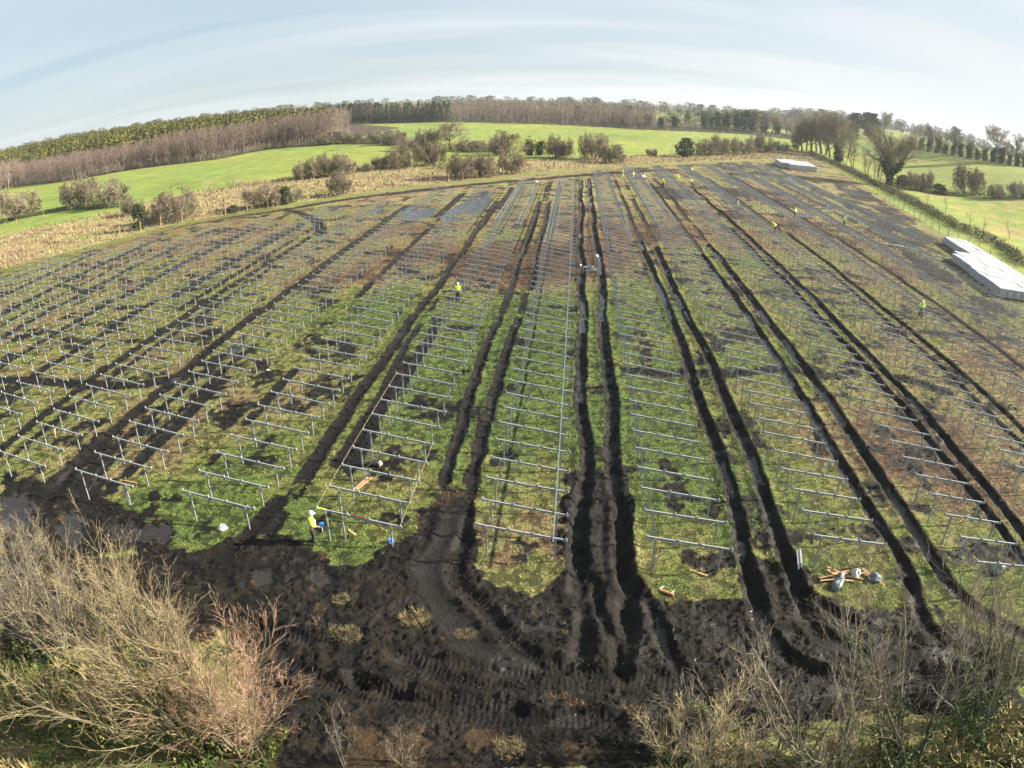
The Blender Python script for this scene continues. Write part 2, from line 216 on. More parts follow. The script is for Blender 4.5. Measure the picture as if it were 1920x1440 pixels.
def mesh(name, V, quads=None, tris=None, col=None, smooth=False, extra=None):
    me = bpy.data.meshes.new(name)
    V = np.asarray(V, np.float32)
    q = np.zeros((0, 4), np.int32) if quads is None or len(quads) == 0 else np.asarray(quads, np.int32)
    t = np.zeros((0, 3), np.int32) if tris is None or len(tris) == 0 else np.asarray(tris, np.int32)
    me.vertices.add(len(V)); me.vertices.foreach_set('co', V.ravel())
    nl = q.size + t.size
    me.loops.add(nl); me.loops.foreach_set('vertex_index', np.concatenate([q.ravel(), t.ravel()]))
    me.polygons.add(len(q) + len(t))
    st = np.concatenate([np.arange(len(q)) * 4, q.size + np.arange(len(t)) * 3]).astype(np.int32)
    me.polygons.foreach_set('loop_start', st)
    if smooth:
        me.polygons.foreach_set('use_smooth', np.ones(len(st), bool))
    else:
        me.polygons.foreach_set('use_smooth', np.zeros(len(st), bool))
    if col is not None:
        a = me.color_attributes.new('Col', 'FLOAT_COLOR', 'POINT')
        c = np.ones((len(V), 4), np.float32); c[:, :3] = col
        a.data.foreach_set('color', c.ravel())
    for k, v in (extra or {}).items():
        a = me.attributes.new(k, 'FLOAT', 'POINT')
        a.data.foreach_set('value', np.asarray(v, np.float32))
    me.update(calc_edges=True)
    me.validate()
    return me

def obj(name, me, mat=None, parent=None, loc=None, rotz=0.):
    o = bpy.data.objects.new(name, me)
    COL.objects.link(o)
    if mat is not None:
        me.materials.clear(); me.materials.append(mat)
    if parent is not None:
        o.parent = parent
    if loc is not None:
        o.location = loc
    if rotz:
        o.rotation_euler = (0, 0, rotz)
    return o

def tag(o, label=None, cat=None, group=None, kind=None):
    if label: o['label'] = label
    if cat: o['category'] = cat
    if group: o['group'] = group
    if kind: o['kind'] = kind
    return o

def thing(name, label, cat, loc, rotz=0., group=None, scale=None):
    o = bpy.data.objects.new(name, None)
    o.empty_display_size = .2
    COL.objects.link(o)
    o.location = loc
    o.rotation_euler = (0, 0, rotz)
    if scale is not None:
        o.scale = scale
    return tag(o, label, cat, group)

def dup(root, loc, rotz=0., label=None, group=None, scale=None):
    r = root.copy(); COL.objects.link(r)
    r.location = loc; r.rotation_euler = (0, 0, rotz)
    if scale is not None: r.scale = scale
    if label: r['label'] = label
    if group: r['group'] = group
    for ch in list(root.children):
        c = ch.copy(); COL.objects.link(c); c.parent = r
        for g in list(ch.children):
            d = g.copy(); COL.objects.link(d); d.parent = c
    return r

_ones = ['', 'first', 'second', 'third', 'fourth', 'fifth', 'sixth', 'seventh', 'eighth', 'ninth', 'tenth', 'eleventh', 'twelfth', 'thirteenth',
         'fourteenth', 'fifteenth', 'sixteenth', 'seventeenth', 'eighteenth', 'nineteenth']
_tens = ['', '', 'twenty', 'thirty', 'forty', 'fifty', 'sixty', 'seventy', 'eighty', 'ninety']
def nth(n):
    if n < 20: return _ones[n]
    if n >= 100: return 'hundred and ' + nth(n - 100) if n > 100 else 'hundredth'
    t, o = divmod(n, 10)
    return (_tens[t][:-1] + 'ieth') if o == 0 else _tens[t] + '-' + _ones[o]

class MB:
    """collects simple solids and makes one mesh of them"""
    def __init__(s):
        s.V = []; s.Q = []; s.T = []; s.n = 0; s.C = []
    def add(s, V, Q=None, T=None, col=None):
        V = np.asarray(V, float)
        if Q is not None and len(Q): s.Q.append(np.asarray(Q) + s.n)
        if T is not None and len(T): s.T.append(np.asarray(T) + s.n)
        s.V.append(V); s.n += len(V)
        c = np.ones((len(V), 3)) if col is None else np.broadcast_to(np.asarray(col, float), (len(V), 3))
        s.C.append(c)
        return s
    def box(s, x0, x1, y0, y1, z0, z1, col=None):
        V = [(x, y, z) for x in (x0, x1) for y in (y0, y1) for z in (z0, z1)]
        return s.add(V, [(0, 1, 3, 2), (4, 6, 7, 5), (0, 4, 5, 1), (2, 3, 7, 6), (0, 2, 6, 4), (1, 5, 7, 3)], col=col)
    def beam(s, p, q, prof, up=(0, 0, 1), col=None):
        """sweeps a closed 2D profile (side, up) from p to q"""
        p = np.array(p, float); q = np.array(q, float)
        d = (q - p) / np.linalg.norm(q - p)
        up = np.array(up, float)
        a = np.cross(d, up); a /= np.linalg.norm(a); b = np.cross(a, d)
        n = len(prof)
        o = np.array([x * a + y * b for x, y in prof])
        V = np.vstack([p + o, q + o])
        Q = [(i, (i + 1) % n, n + (i + 1) % n, n + i) for i in range(n)]
        s.add(V, Q, col=col)
        # caps as fans
        T = [(0, i + 1, i) for i in range(1, n - 1)] + [(n, n + i, n + i + 1) for i in range(1, n - 1)]
        s.T.append(np.asarray(T) + s.n - 2 * n)
        return s
    def tube(s, pts, r, n=8, col=None, closed=False):
        pts = np.array(pts, float); m = len(pts)
        r = np.broadcast_to(np.asarray(r, float), (m,))
        d = np.gradient(pts, axis=0); d /= np.linalg.norm(d, axis=1)[:, None] + 1e-9
        ref = np.where(np.abs(d[:, 2:3]) > .9, np.array([[1., 0, 0]]), np.array([[0, 0, 1.]]))
        a = np.cross(d, ref); a /= np.linalg.norm(a, axis=1)[:, None]; b = np.cross(a, d)
        th = np.arange(n) * 2 * math.pi / n
        V = pts[:, None, :] + r[:, None, None] * (np.cos(th)[None, :, None] * a[:, None, :] + np.sin(th)[None, :, None] * b[:, None, :])
        V = V.reshape(-1, 3)
        Q = [(i * n + j, i * n + (j + 1) % n, (i + 1) * n + (j + 1) % n, (i + 1) * n + j) for i in range(m - 1) for j in range(n)]
        T = [(0, j + 1, j) for j in range(1, n - 1)] + [((m - 1) * n, (m - 1) * n + j, (m - 1) * n + j + 1) for j in range(1, n - 1)]
        return s.add(V, Q, T, col)
    def mesh(s, name, smooth=False, use_col=False):
        return mesh(name, np.vstack(s.V), np.vstack(s.Q) if s.Q else None, np.vstack(s.T) if s.T else None, np.vstack(s.C) if use_col else None, smooth)
    def build(s, name, mat, parent=None, smooth=False, use_col=False, **k):
        return obj(name, s.mesh(name, smooth, use_col), mat, parent, **k)

# ------------------------------------------------------------------ materials
def newmat(name):
    m = bpy.data.materials.new(name); m.use_nodes = True
    t = m.node_tree
    return m, t, t.nodes['Principled BSDF']

def noise_node(t, scale, detail=4, rough=.55, vec=None):
    n = t.nodes.new('ShaderNodeTexNoise')
    n.inputs['Scale'].default_value = scale; n.inputs['Detail'].default_value = detail; n.inputs['Roughness'].default_value = rough
    if vec is None:
        g = t.nodes.new('ShaderNodeTexCoord'); vec = g.outputs['Object']
    t.links.new(vec, n.inputs['Vector'])
    return n

def maprange(t, src, a, b, c, d):
    n = t.nodes.new('ShaderNodeMapRange')
    for k, v in zip(('From Min', 'From Max', 'To Min', 'To Max'), (a, b, c, d)):
        n.inputs[k].default_value = v
    t.links.new(src, n.inputs['Value'])
    return n.outputs[0]

def mulcol(t, c, f):
    n = t.nodes.new('ShaderNodeVectorMath'); n.operation = 'SCALE'
    t.links.new(c, n.inputs[0]); t.links.new(f, n.inputs['Scale'])
    return n.outputs[0]

def mat_plain(name, c, rough=.7, metal=0., nscale=6., var=.25, bump=0., spec=.4):
    m, t, b = newmat(name)
    rgb = t.nodes.new('ShaderNodeRGB'); rgb.outputs[0].default_value = (*c, 1)
    n = noise_node(t, nscale)
    t.links.new(mulcol(t, rgb.outputs[0], maprange(t, n.outputs['Fac'], .3, .7, 1 - var, 1 + var)), b.inputs['Base Color'])
    b.inputs['Roughness'].default_value = rough; b.inputs['Metallic'].default_value = metal
    b.inputs['Specular IOR Level'].default_value = spec
    if bump:
        bp = t.nodes.new('ShaderNodeBump'); bp.inputs['Strength'].default_value = bump; bp.inputs['Distance'].default_value = .02
        t.links.new(n.outputs['Fac'], bp.inputs['Height']); t.links.new(bp.outputs[0], b.inputs['Normal'])
    return m

def mat_vcol(name, rough=.8, var=.3, nscale=8., objvar=.25, spec=.25):
    m, t, b = newmat(name)
    a = t.nodes.new('ShaderNodeAttribute'); a.attribute_name = 'Col'
    n = noise_node(t, nscale, 2)
    c = mulcol(t, a.outputs['Color'], maprange(t, n.outputs['Fac'], .3, .7, 1 - var, 1 + var))
    if objvar:
        oi = t.nodes.new('ShaderNodeObjectInfo')
        c = mulcol(t, c, maprange(t, oi.outputs['Random'], 0, 1, 1 - objvar, 1 + objvar))
    t.links.new(c, b.inputs['Base Color'])
    b.inputs['Roughness'].default_value = rough
    b.inputs['Specular IOR Level'].default_value = spec
    return m

M_PLANT = mat_vcol('twigs_and_leaves')
M_GRASS = mat_vcol('grass_blades', .65, .2, 3., 0, .35)
M_STEEL = mat_plain('galvanised_steel', (.345, .37, .39), .5, .35, 9., .22)
M_STEEL2 = mat_plain('galvanised_rail', (.20, .225, .255), .5, .45, 5., .15)
M_WOOD = mat_plain('sawn_timber', (.36, .20, .11), .75, 0, 14., .3)
M_POST = mat_plain('fence_timber', (.30, .20, .10), .8, 0, 10., .3)
M_WIRE = mat_plain('fence_wire', (.35, .36, .36), .5, .6, 3., .1)
M_WRAP = mat_plain('white_stretch_wrap', (.36, .37, .40), .5, 0, 2.2, .2, .3)
M_CARTON = mat_plain('carton', (.50, .42, .33), .8, 0, 4., .1)
M_WHITE = mat_plain('white_plastic', (.5, .5, .5), .4, 0, 6., .08)
M_GREYBAG = mat_plain('grey_plastic_sheet', (.10, .125, .14), .4, 0, 9., .35, .5)
M_BLACK = mat_plain('black_plastic', (.015, .016, .018), .4, 0, 6., .3)
M_BLUE = mat_plain('blue_plastic', (.03, .20, .62), .4, 0, 6., .1)
M_RED = mat_plain('red_plastic', (.26, .035, .035), .4, 0, 6., .1)
M_STRING = mat_plain('string', (.42, .38, .26), .8, 0, 3., .1)
M_TUBE = mat_plain('brown_tube', (.50, .24, .12), .6, 0, 6., .15)
M_SKIN = mat_plain('skin', (.50, .30, .22), .6, 0, 12., .08)
M_VEST = mat_plain('hi_vis_cloth', (.60, .78, .06), .6, 0, 10., .12)
M_VESTG = mat_plain('hi_vis_green', (.52, .88, .12), .6, 0, 10., .12)
M_VESTY = mat_plain('hi_vis_yellow', (.85, .85, .05), .6, 0, 10., .12)
M_REFL = mat_plain('reflective_tape', (.75, .76, .76), .35, .2, 8., .05)
M_TROUS = mat_plain('dark_trousers', (.025, .028, .035), .85, 0, 10., .25)
M_HELM = mat_plain('helmet_shell', (.6, .6, .6), .3, 0, 10., .04)
M_HELMY = mat_plain('helmet_shell_yellow', (.80, .70, .05), .3, 0, 10., .04)
M_BOOT = mat_plain('muddy_boots', (.06, .045, .035), .8, 0, 14., .3)
M_WALL = mat_plain('rendered_wall', (.75, .74, .70), .8, 0, 1., .06)
M_ROOF = mat_plain('slate_roof', (.13, .13, .14), .7, 0, 2., .2)
M_GLASS = mat_plain('window_glass', (.04, .05, .06), .1, 0, 2., .1)

# ------------------------------------------------------------------ ground: one sheet out to the horizon
def spaced(lo, hi, d0, grow, cap):
    v = [lo]; d = d0
    while v[-1] < hi:
        v.append(v[-1] + d); d = min(d * grow + 1e-9, cap)
    return np.array(v)
_mid = np.concatenate([np.arange(-27, -13, .1), np.arange(-13, 13, .06), np.arange(13, 24.01, .1)])
_r = spaced(24, 112, .1, 1.011, .9); _r2 = spaced(_r[-1], 3400, 1.0, 1.05, 150)
_l = spaced(27, 112, .1, 1.011, .9); _l2 = spaced(_l[-1], 3400, 1.0, 1.05, 150)
GX = np.concatenate([-_l2[::-1], -_l[::-1][1:] if len(_l) else [], _mid[:-1] if False else _mid, _r[1:], _r2[1:]])
GX = np.unique(np.round(GX, 4))
_n = np.arange(12.5, 24, .058)
_y = [24.0]
while _y[-1] < 200: _y.append(_y[-1] + max(.085, .0042 * _y[-1]))
_y2 = spaced(_y[-1], 3400, .9, 1.028, 120)
GY = np.unique(np.round(np.concatenate([-spaced(-11, 160, .6, 1.1, 30)[::-1], _n, np.array(_y), _y2[1:]]), 4))
X, Y = np.meshgrid(GX, GY)
SH = X.shape
mud = np.zeros(SH, np.float32); wet = np.zeros(SH, np.float32); dz = np.zeros(SH, np.float32); tone = np.zeros(SH, np.float32)

FIELD = [(-145, 10)] + [tuple(p) for p in FENCE_A] + [tuple(p) for p in FENCE_B] + [(67, 40), (66, -5), (-145, -5)]
wx = (fbm(X / 5, Y / 5, 5, 2) - .5) * 3; wy = (fbm(X / 5, Y / 5, 6, 2) - .5) * 3
far_y = Y > 150
infield = inside((X, Y), FIELD)

def sub(x0, x1, y0, y1):
    return (slice(max(0, np.searchsorted(GY, y0) - 1), np.searchsorted(GY, y1) + 1), slice(max(0, np.searchsorted(GX, x0) - 1), np.searchsorted(GX, x1) + 1))

trk = np.zeros(SH, np.float32)
nA = fbm(X / .9, Y / .9, 21, 4)          # clod-sized noise
nF = fbm(X / .32, Y / .32, 131, 3)      # crumb-sized noise
nB = fbm(X / 6., Y / 6., 33, 3)          # patch-sized noise

def rut(s, d, al, wdt, dep, tread, cut=1.0):
    n = nA[s]
    e = d + (n - .5) * .50 + (nF[s] - .5) * .45
    core = 1 - sm(wdt * .12, wdt * .74, d + (n - .5) * .34 + (nF[s] - .5) * .16)
    mud[s] = np.maximum(mud[s], (1 - sm(wdt * .40, wdt * .5 + .30, e)) * cut)
    berm = np.exp(-((d - wdt * .72) / (.18 + .1 * wdt)) ** 2)
    tr = (.5 + .5 * np.sin(al * 29 + d * 2.5)) * .028 * tread if dep > 0 else 0
    trk[s] = np.maximum(trk[s], core * (tread > 0) * cut)
    dz[s] += (-dep * core + .32 * dep * berm * n * 2 + tr * core) * cut

# wheel ruts between the rows: x, from y, to y, width, depth, strength
RUTS = [(.95, 23, 166, .85, .27, 1), (2.85, 23, 166, .9, .30, 1), (8.95, 23, 97, .82, .30, 1), (10.8, 23, 95, .85, .30, 1), (9.1, 97, 168, .8, .05, .55), (11, 97, 160, .8, .05, .5),
        (16.8, 24, 92, .8, .26, 1), (18.65, 25, 99, .95, .30, 1), (16.9, 92, 165, .8, .07, .6), (18.9, 100, 175, .8, .08, .7), (24.65, 24, 112, .75, .26, 1), (26.2, 24, 160, .85, .30, 1),
        (32.8, 38, 90, .7, .2, .95), (34.3, 38, 112, .8, .26, 1), (33.5, 112, 185, 1.6, .06, .65), (41.2, 50, 120, .6, .1, .8), (43.1, 48, 112, .9, .26, 1), (42.3, 112, 200, 1.5, .08, .75),
        (49.6, 70, 205, 1.4, .08, .7), (57.6, 84, 215, 1.6, .06, .6), (53.6, 88, 215, 1.5, .04, .5), (61.5, 120, 190, 1.6, .06, .5),
        (-6.55, 27, 62, .75, .15, .72), (-4.9, 27, 62, .85, .17, .80), (-6.4, 74, 131, .75, .16, .9), (-4.6, 70, 131, .75, .16, .9), (-6.4, 62, 74, .7, .05, .6), (-4.8, 62, 70, .7, .05, .55), (-5.6, 131, 160, 1.6, .05, .5),
        (-14.3, 26, 62, 1.1, .13, .76), (-14.0, 62, 130, 1.0, .12, .76), (-13.2, 30, 70, .5, .06, .42), (-11.9, 26, 60, .8, .06, .52), (-13.1, 120, 150, 1.6, .06, .7),
        (-21.3, 66, 112, .9, .06, .55), (-20.5, 28, 48, .9, .05, .45), (-22.0, 112, 140, 1.8, .06, .8), (-25.6, 30, 46, 1.1, .05, .5),
        (-30.1, 28, 70, 1.35, .15, .86), (-29.6, 70, 125, 1.6, .14, .9), (-28.3, 28, 60, .6, .05, .45), (-26.5, 34, 60, .5, .04, .4),
        (-37.9, 28, 104, 1.2, .12, .76), (-36.2, 30, 80, .5, .04, .40), (-39.9, 62, 108, .9, .1, .62), (-45.0, 30, 66, 1.2, .12, .74), (-43.2, 66, 108, 1.8, .12, .86),
        (-51.4, 34, 66, 1.2, .1, .72), (-51.0, 66, 106, 1.6, .1, .78), (-58.8, 40, 104, 1.6, .1, .68), (-66.5, 50, 98, 1.9, .1, .85), (-74, 60, 92, 1.8, .08, .8), (-62.3, 52, 92, .9, .06, .5)]
for (x0, y0, y1, wdt, dep, st) in RUTS:
    s = sub(x0 - 3, x0 + 3, y0 - 1, y1 + 1)
    xs = X[s]; ys = Y[s]
    wob = (vnoise(ys / 9, np.full_like(ys, x0), 3) - .5) * .5 + (vnoise(ys / 3, np.full_like(ys, x0), 4) - .5) * .16
    d = np.abs(xs - x0 - wob)
    fade = sm(y0 - 1, y0 + 1, ys) * (1 - sm(y1 - 1.5, y1 + 1, ys))
    patchy = sm(.56 - st * .62, .80 - st * .62, nB[s] + (nA[s] - .5) * .3)
    wdt = wdt * .82 * (1 if st > .96 else .86)
    rut(s, d, ys, wdt, dep * .78, .9, fade * (patchy if st < .97 else .9 + .1 * patchy))
for (pts, wdt, dep, tread) in TRACKS:
    p = smooth_line(pts, 2)
    s = sub(p[:, 0].min() - 4, p[:, 0].max() + 4, p[:, 1].min() - 4, p[:, 1].max() + 4)
    d, al = pdist(X[s], Y[s], p)
    if wdt > 3:
        mud[s] = np.maximum(mud[s], .96 * (1 - sm(wdt * .4, wdt * .62, d + (nB[s] - .5) * 2.2 + (nA[s] - .5))))
    else:
        rut(s, d, al, wdt * .92, dep * (1.5 if p[:, 1].max() < 27 and tread else 1.0), tread * (1.5 if p[:, 1].max() < 27 else 1))
churn = np.zeros(SH, np.float32)
for k, poly in enumerate(POLY_MUD):
    p = np.array(poly)
    s = sub(p[:, 0].min() - 4, p[:, 0].max() + 4, p[:, 1].min() - 4, p[:, 1].max() + 4)
    amp = 1.5 if k < 3 else 2.5
    a = inside((X[s] + (nA[s] - .5) * amp + wx[s] * (.4 if k < 3 else 1), Y[s] + (fbm(X[s] / .9, Y[s] / .9, 23, 4) - .5) * amp + wy[s] * (.4 if k < 3 else 1)), poly)
    keep = sm(.44, .56, fbm(X[s] / 3.5, Y[s] / 6, 37, 4)) if k > 2 else sm(.30, .42, nB[s] * .5 + nA[s] * .5)
    mud[s] = np.maximum(mud[s], a * (.42 + .58 * keep))
    if k < 3: tone[s] = np.where(a, -1.0, tone[s]); churn[s] = np.maximum(churn[s], a)
# scuffed ground under the far rows and along the right edge
scuff = sm(.52, .66, fbm(X / 4.5, Y / 9, 71, 4)) * infield * sm(95, 125, Y) * (X > 15) * (X < 76)
mud = np.maximum(mud, .6 * scuff)
scuff = sm(.55, .66, fbm(X / 2.0, Y / 2.4, 75, 5)) * infield
mud = np.maximum(mud, .66 * scuff)
# clods
lump = fbm(X / .42, Y / .42, 91, 3) - .5
lump2 = fbm(X / 1.6, Y / 1.6, 95, 3) - .5
near = 1 - sm(60, 140, Y)
lump3 = fbm(X / .19, Y / .19, 97, 2) - .5
sml = np.zeros(SH, np.float32)                 # mud pressed smooth by wheels
for k in (0, 4):
    p = smooth_line(TRACKS[k][0], 2)
    s = sub(p[:, 0].min() - 2, p[:, 0].max() + 2, p[:, 1].min() - 2, p[:, 1].max() + 2)
    d, al = pdist(X[s], Y[s], p)
    sml[s] = np.maximum(sml[s], 1 - sm(TRACKS[k][1] * .36, TRACKS[k][1] * .5, d + (nA[s] - .5) * .35))
dz += (mud * (.20 * lump2 + .20 * lump + .14 * lump3) * (1 - .8 * sml) * (1 - .6 * trk) * (.5 + .5 * near) + (1 - mud) * .10 * lump2).astype(np.float32) * infield
# standing water
for poly in POLY_WET:
    p = np.array(poly)
    c = p.mean(0)
    s = sub(p[:, 0].min() - 1, p[:, 0].max() + 1, p[:, 1].min() - 1, p[:, 1].max() + 1)
    big = (p.max(0) - p.min(0)).max()
    a = inside((X[s] + (nA[s] - .5) * min(1.6, big * .4), Y[s] + (lump[s]) * min(1.6, big * .4)), poly) & (nB[s] + nA[s] * .3 > (.1 if big < 7 else .47))
    wet[s] = np.maximum(wet[s], a)
    mud[s] = np.maximum(mud[s], a)
# little pools lying in the ruts
pool = (dz < -.13) & (fbm(X / 1.5, Y / 5, 55, 3) > .60) & infield
wet = np.maximum(wet, pool.astype(np.float32))
wl = np.where(Y < 28, -.10, -.12)
dz = np.where(wet > .5, np.where(pool, np.minimum(dz, -.16), wl), dz)

# tone of the grass: + lush green, - dead straw and brown
tone += .12 + .45 * np.exp(-((X - 0) / 34) ** 2 - ((Y - 45) / 38) ** 2) - .35 * sm(70, 110, Y)
tone += (fbm(X / 9, Y / 9, 44, 3) - .5) * 2.0 + (fbm(X / 1.3, Y / 1.3, 46, 4) - .5) * 2.3
for (x0, y0, r, v) in SPOTS:
    s = sub(x0 - 2.5 * r, x0 + 2.5 * r, y0 - 2.5 * r, y0 + 2.5 * r)
    q = np.hypot(X[s] - x0 + wx[s], Y[s] - y0 + wy[s]) / r
    tone[s] += v * np.exp(-q * q)
# strip inside the fence stays green
dA, _ = pdist(X, Y, FENCE_A)
strip = infield * (1 - sm(2.5, 5.5, dA + (nB - .5) * 3))
mud *= (1 - strip)
tone = np.where(strip > .4, .45 + (nB - .5), tone)
tone = np.where(churn > .5, np.minimum(tone, -.75 + (nB - .5) * 1.6), tone)

def ramp(t, stops):
    xs = [a for a, _ in stops]
    return np.stack([np.interp(t, xs, [c[i] for _, c in stops]) for i in range(3)], -1)
GRASS = [(-1.3, (.090, .055, .032)), (-.75, (.150, .100, .052)), (-.2, (.180, .148, .066)), (.3, (.150, .152, .050)), (.85, (.122, .140, .036)), (1.6, (.080, .115, .026))]
C = ramp(tone, GRASS)
# countryside beyond the fences
out_ = ~infield
far_n = fbm(X / 22, Y / 22, 8, 4); mid_n = fbm(X / 3.2, Y / 3.2, 9, 4)
PASTURE = np.array([.168, .205, .042])
fine_n = fbm(X / 1.1, Y / 1.1, 10, 3); big_n = fbm(X / 60, Y / 35, 12, 4)
Cp = PASTURE * (.70 + .6 * far_n[..., None]) * (.72 + .56 * mid_n[..., None]) * (.85 + .3 * fine_n[..., None]) + np.array([.10, .035, .0]) * (big_n[..., None] - .5)
Cp = Cp * (1 - .35 * sm(.58, .70, mid_n)[..., None] * sm(.45, .6, far_n)[..., None])
C = np.where(out_[..., None], Cp, C)
ext = lambda pts, far: pts
MEADOW = [(-150, 60), (-145, 10)] + [tuple(p) for p in FENCE_A] + [(100, 285), (111, 335)] + [tuple(p) for p in MEADOW_EDGE[::-1]]
me_ = inside((X + wx * .8, Y + wy * .8), MEADOW) & out_
Cm = ramp((fbm(X / 7, Y / 3, 61, 3) - .5) * 3.0 + (mid_n - .5) * 2.4 - .1, [(-1, (.185, .125, .075)), (-.3, (.27, .205, .11)), (.3, (.25, .215, .095)), (1.1, (.17, .185, .055))])
C = np.where(me_[..., None], Cm, C)
# rough strip between ditch hedge and the next hedge on the right
RS = [(74, 60), (79, 105), (85, 130), (86, 150), (92, 203), (101, 260), (104, 262), (103, 222), (120, 212), (150, 200), (175, 190), (175, 60)]
rs_ = inside((X + wx, Y + wy), RS) & out_
Cr = ramp((fbm(X / 8, Y / 5, 65, 3) - .5) * 2.6 + (mid_n - .5) * 2.4 + .35, [(-1, (.20, .14, .07)), (-.3, (.26, .22, .075)), (.3, (.21, .23, .05)), (1.1, (.14, .20, .035))])
C = np.where(rs_[..., None], Cr, C)
WOODL = [tuple(p) for p in WOOD_EDGE] + [(-104, 420), (-230, 610), (-300, 760), (-620, 800), (-700, 450), (-420, 255)]
WOODR = [tuple(p) for p in WOOD2_EDGE] + [(170, 560), (60, 640), (-120, 640), (-260, 760)]
for poly in (WOODL, WOODR):
    a = inside((X, Y), poly)
    C = np.where(a[..., None], np.array([.060, .045, .030]) * (.7 + .6 * mid_n[..., None]), C)
bey = (np.hypot(X, Y) > 640) & out_
C = np.where((bey & (far_n < .5))[..., None], np.array([.10, .11, .05]), C)
# bank at the near edge: leaf litter and moss under the bushes
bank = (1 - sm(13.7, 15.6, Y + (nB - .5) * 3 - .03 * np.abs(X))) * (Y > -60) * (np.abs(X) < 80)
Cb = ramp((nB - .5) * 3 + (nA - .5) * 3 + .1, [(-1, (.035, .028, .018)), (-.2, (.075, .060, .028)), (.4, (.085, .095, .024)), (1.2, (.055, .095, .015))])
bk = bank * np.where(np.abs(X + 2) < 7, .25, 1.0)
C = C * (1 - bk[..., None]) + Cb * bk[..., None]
mud = np.where(infield, mud * (1 - bk * .9), 0)
# mud
m = sm(.36, .60, mud + (nA - .5) * .55 + (nF - .5) * .75)
m = np.where(wet > .5, 1, m)
Cmud = ramp(fbm(X / .55, Y / .55, 81, 3) * 1.0 + (nB - .5) * .5 + lump * .5, [(.25, (.0020, .0017, .0015)), (.5, (.0046, .0038, .0033)), (.78, (.0145, .0118, .0097))])
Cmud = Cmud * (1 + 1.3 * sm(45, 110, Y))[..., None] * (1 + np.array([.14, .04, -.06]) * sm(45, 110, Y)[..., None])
brn = sm(.50, .62, fbm(X / 1.1, Y / .8, 141, 4)) * (1 - sm(22, 29, Y)) * np.where(X < -2, .8, .35) * (1 - sml)
Cmud = Cmud * (1 - brn[..., None]) + np.array([.019, .0140, .0088]) * (.6 + .8 * nF[..., None]) * brn[..., None]
Cmud = Cmud * (1 - sml[..., None]) + np.array([.0165, .0145, .0135]) * (.75 + .5 * nA[..., None]) * sml[..., None]
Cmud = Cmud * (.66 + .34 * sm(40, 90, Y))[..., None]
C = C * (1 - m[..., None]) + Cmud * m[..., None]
C = np.where(((churn > .5) & (wet < .5))[..., None], C * (.36 + .64 * m[..., None]), C)
C = np.where((wet > .5)[..., None], np.array([.022, .0195, .0185]), C)
# dead trampled stalks where grass meets mud
edge = (m > .04) & (m < .6) & infield
C = np.where(edge[..., None], C * .6 + np.array([.014, .010, .006]), C)
leafy = (infield & (Y > 17) & (Y < 125)) * (1 - m) * (1 - .5 * sm(60, 120, Y))
C = C * (1 - leafy[..., None] * (.14 + .58 * sm(.46, .58, nF))[..., None])
Z = hgt(X, Y) + dz
nxn = SH[1]; nyn = SH[0]
idx = np.arange(nxn * nyn).reshape(SH)
Q = np.stack([idx[:-1, :-1], idx[:-1, 1:], idx[1:, 1:], idx[1:, :-1]], -1).reshape(-1, 4)
gme = mesh('ground', np.stack([X, Y, Z], -1).reshape(-1, 3), Q, None, C.reshape(-1, 3), True, {'mud': m.ravel(), 'wet': wet.ravel()})

gm, t, b = newmat('field_ground')
a = t.nodes.new('ShaderNodeAttribute'); a.attribute_name = 'Col'
am = t.nodes.new('ShaderNodeAttribute'); am.attribute_name = 'mud'
aw = t.nodes.new('ShaderNodeAttribute'); aw.attribute_name = 'wet'
n8 = noise_node(t, 9., 5, .65)
n2 = noise_node(t, 1.7, 4, .6)
c = mulcol(t, a.outputs['Color'], maprange(t, n8.outputs['Fac'], .30, .70, .35, 1.65))
c = mulcol(t, c, maprange(t, n2.outputs['Fac'], .3, .7, .72, 1.28))
t.links.new(c, b.inputs['Base Color'])
wn = noise_node(t, .7, 3, .6)
rg = t.nodes.new('ShaderNodeMath'); rg.operation = 'MULTIPLY'
t.links.new(am.outputs['Fac'], rg.inputs[0]); t.links.new(maprange(t, wn.outputs['Fac'], .46, .64, .0, .46), rg.inputs[1])
r1 = t.nodes.new('ShaderNodeMath'); r1.operation = 'SUBTRACT'; r1.inputs[0].default_value = .92
t.links.new(rg.outputs[0], r1.inputs[1])
r2 = t.nodes.new('ShaderNodeMix'); r2.data_type = 'FLOAT'
r2.inputs[3].default_value = .06
t.links.new(aw.outputs['Fac'], r2.inputs[0]); t.links.new(r1.outputs[0], r2.inputs[2])
t.links.new(r2.outputs[0], b.inputs['Roughness'])
b.inputs['Specular IOR Level'].default_value = .22
nw = noise_node(t, .16, 5, .62)
c = mulcol(t, c, maprange(t, nw.outputs['Fac'], .3, .7, .80, 1.20))
t.links.new(c, b.inputs['Base Color'])
bp = t.nodes.new('ShaderNodeBump'); bp.inputs['Distance'].default_value = .10
bs = t.nodes.new('ShaderNodeMath'); bs.operation = 'MULTIPLY_ADD'; bs.inputs[1].default_value = -.85; bs.inputs[2].default_value = .9
t.links.new(aw.outputs['Fac'], bs.inputs[0])
t.links.new(bs.outputs[0], bp.inputs['Strength'])
t.links.new(n8.outputs['Fac'], bp.inputs['Height']); t.links.new(bp.outputs[0], b.inputs['Normal'])
ground = obj('ground', gme, gm)
tag(ground, kind='structure')

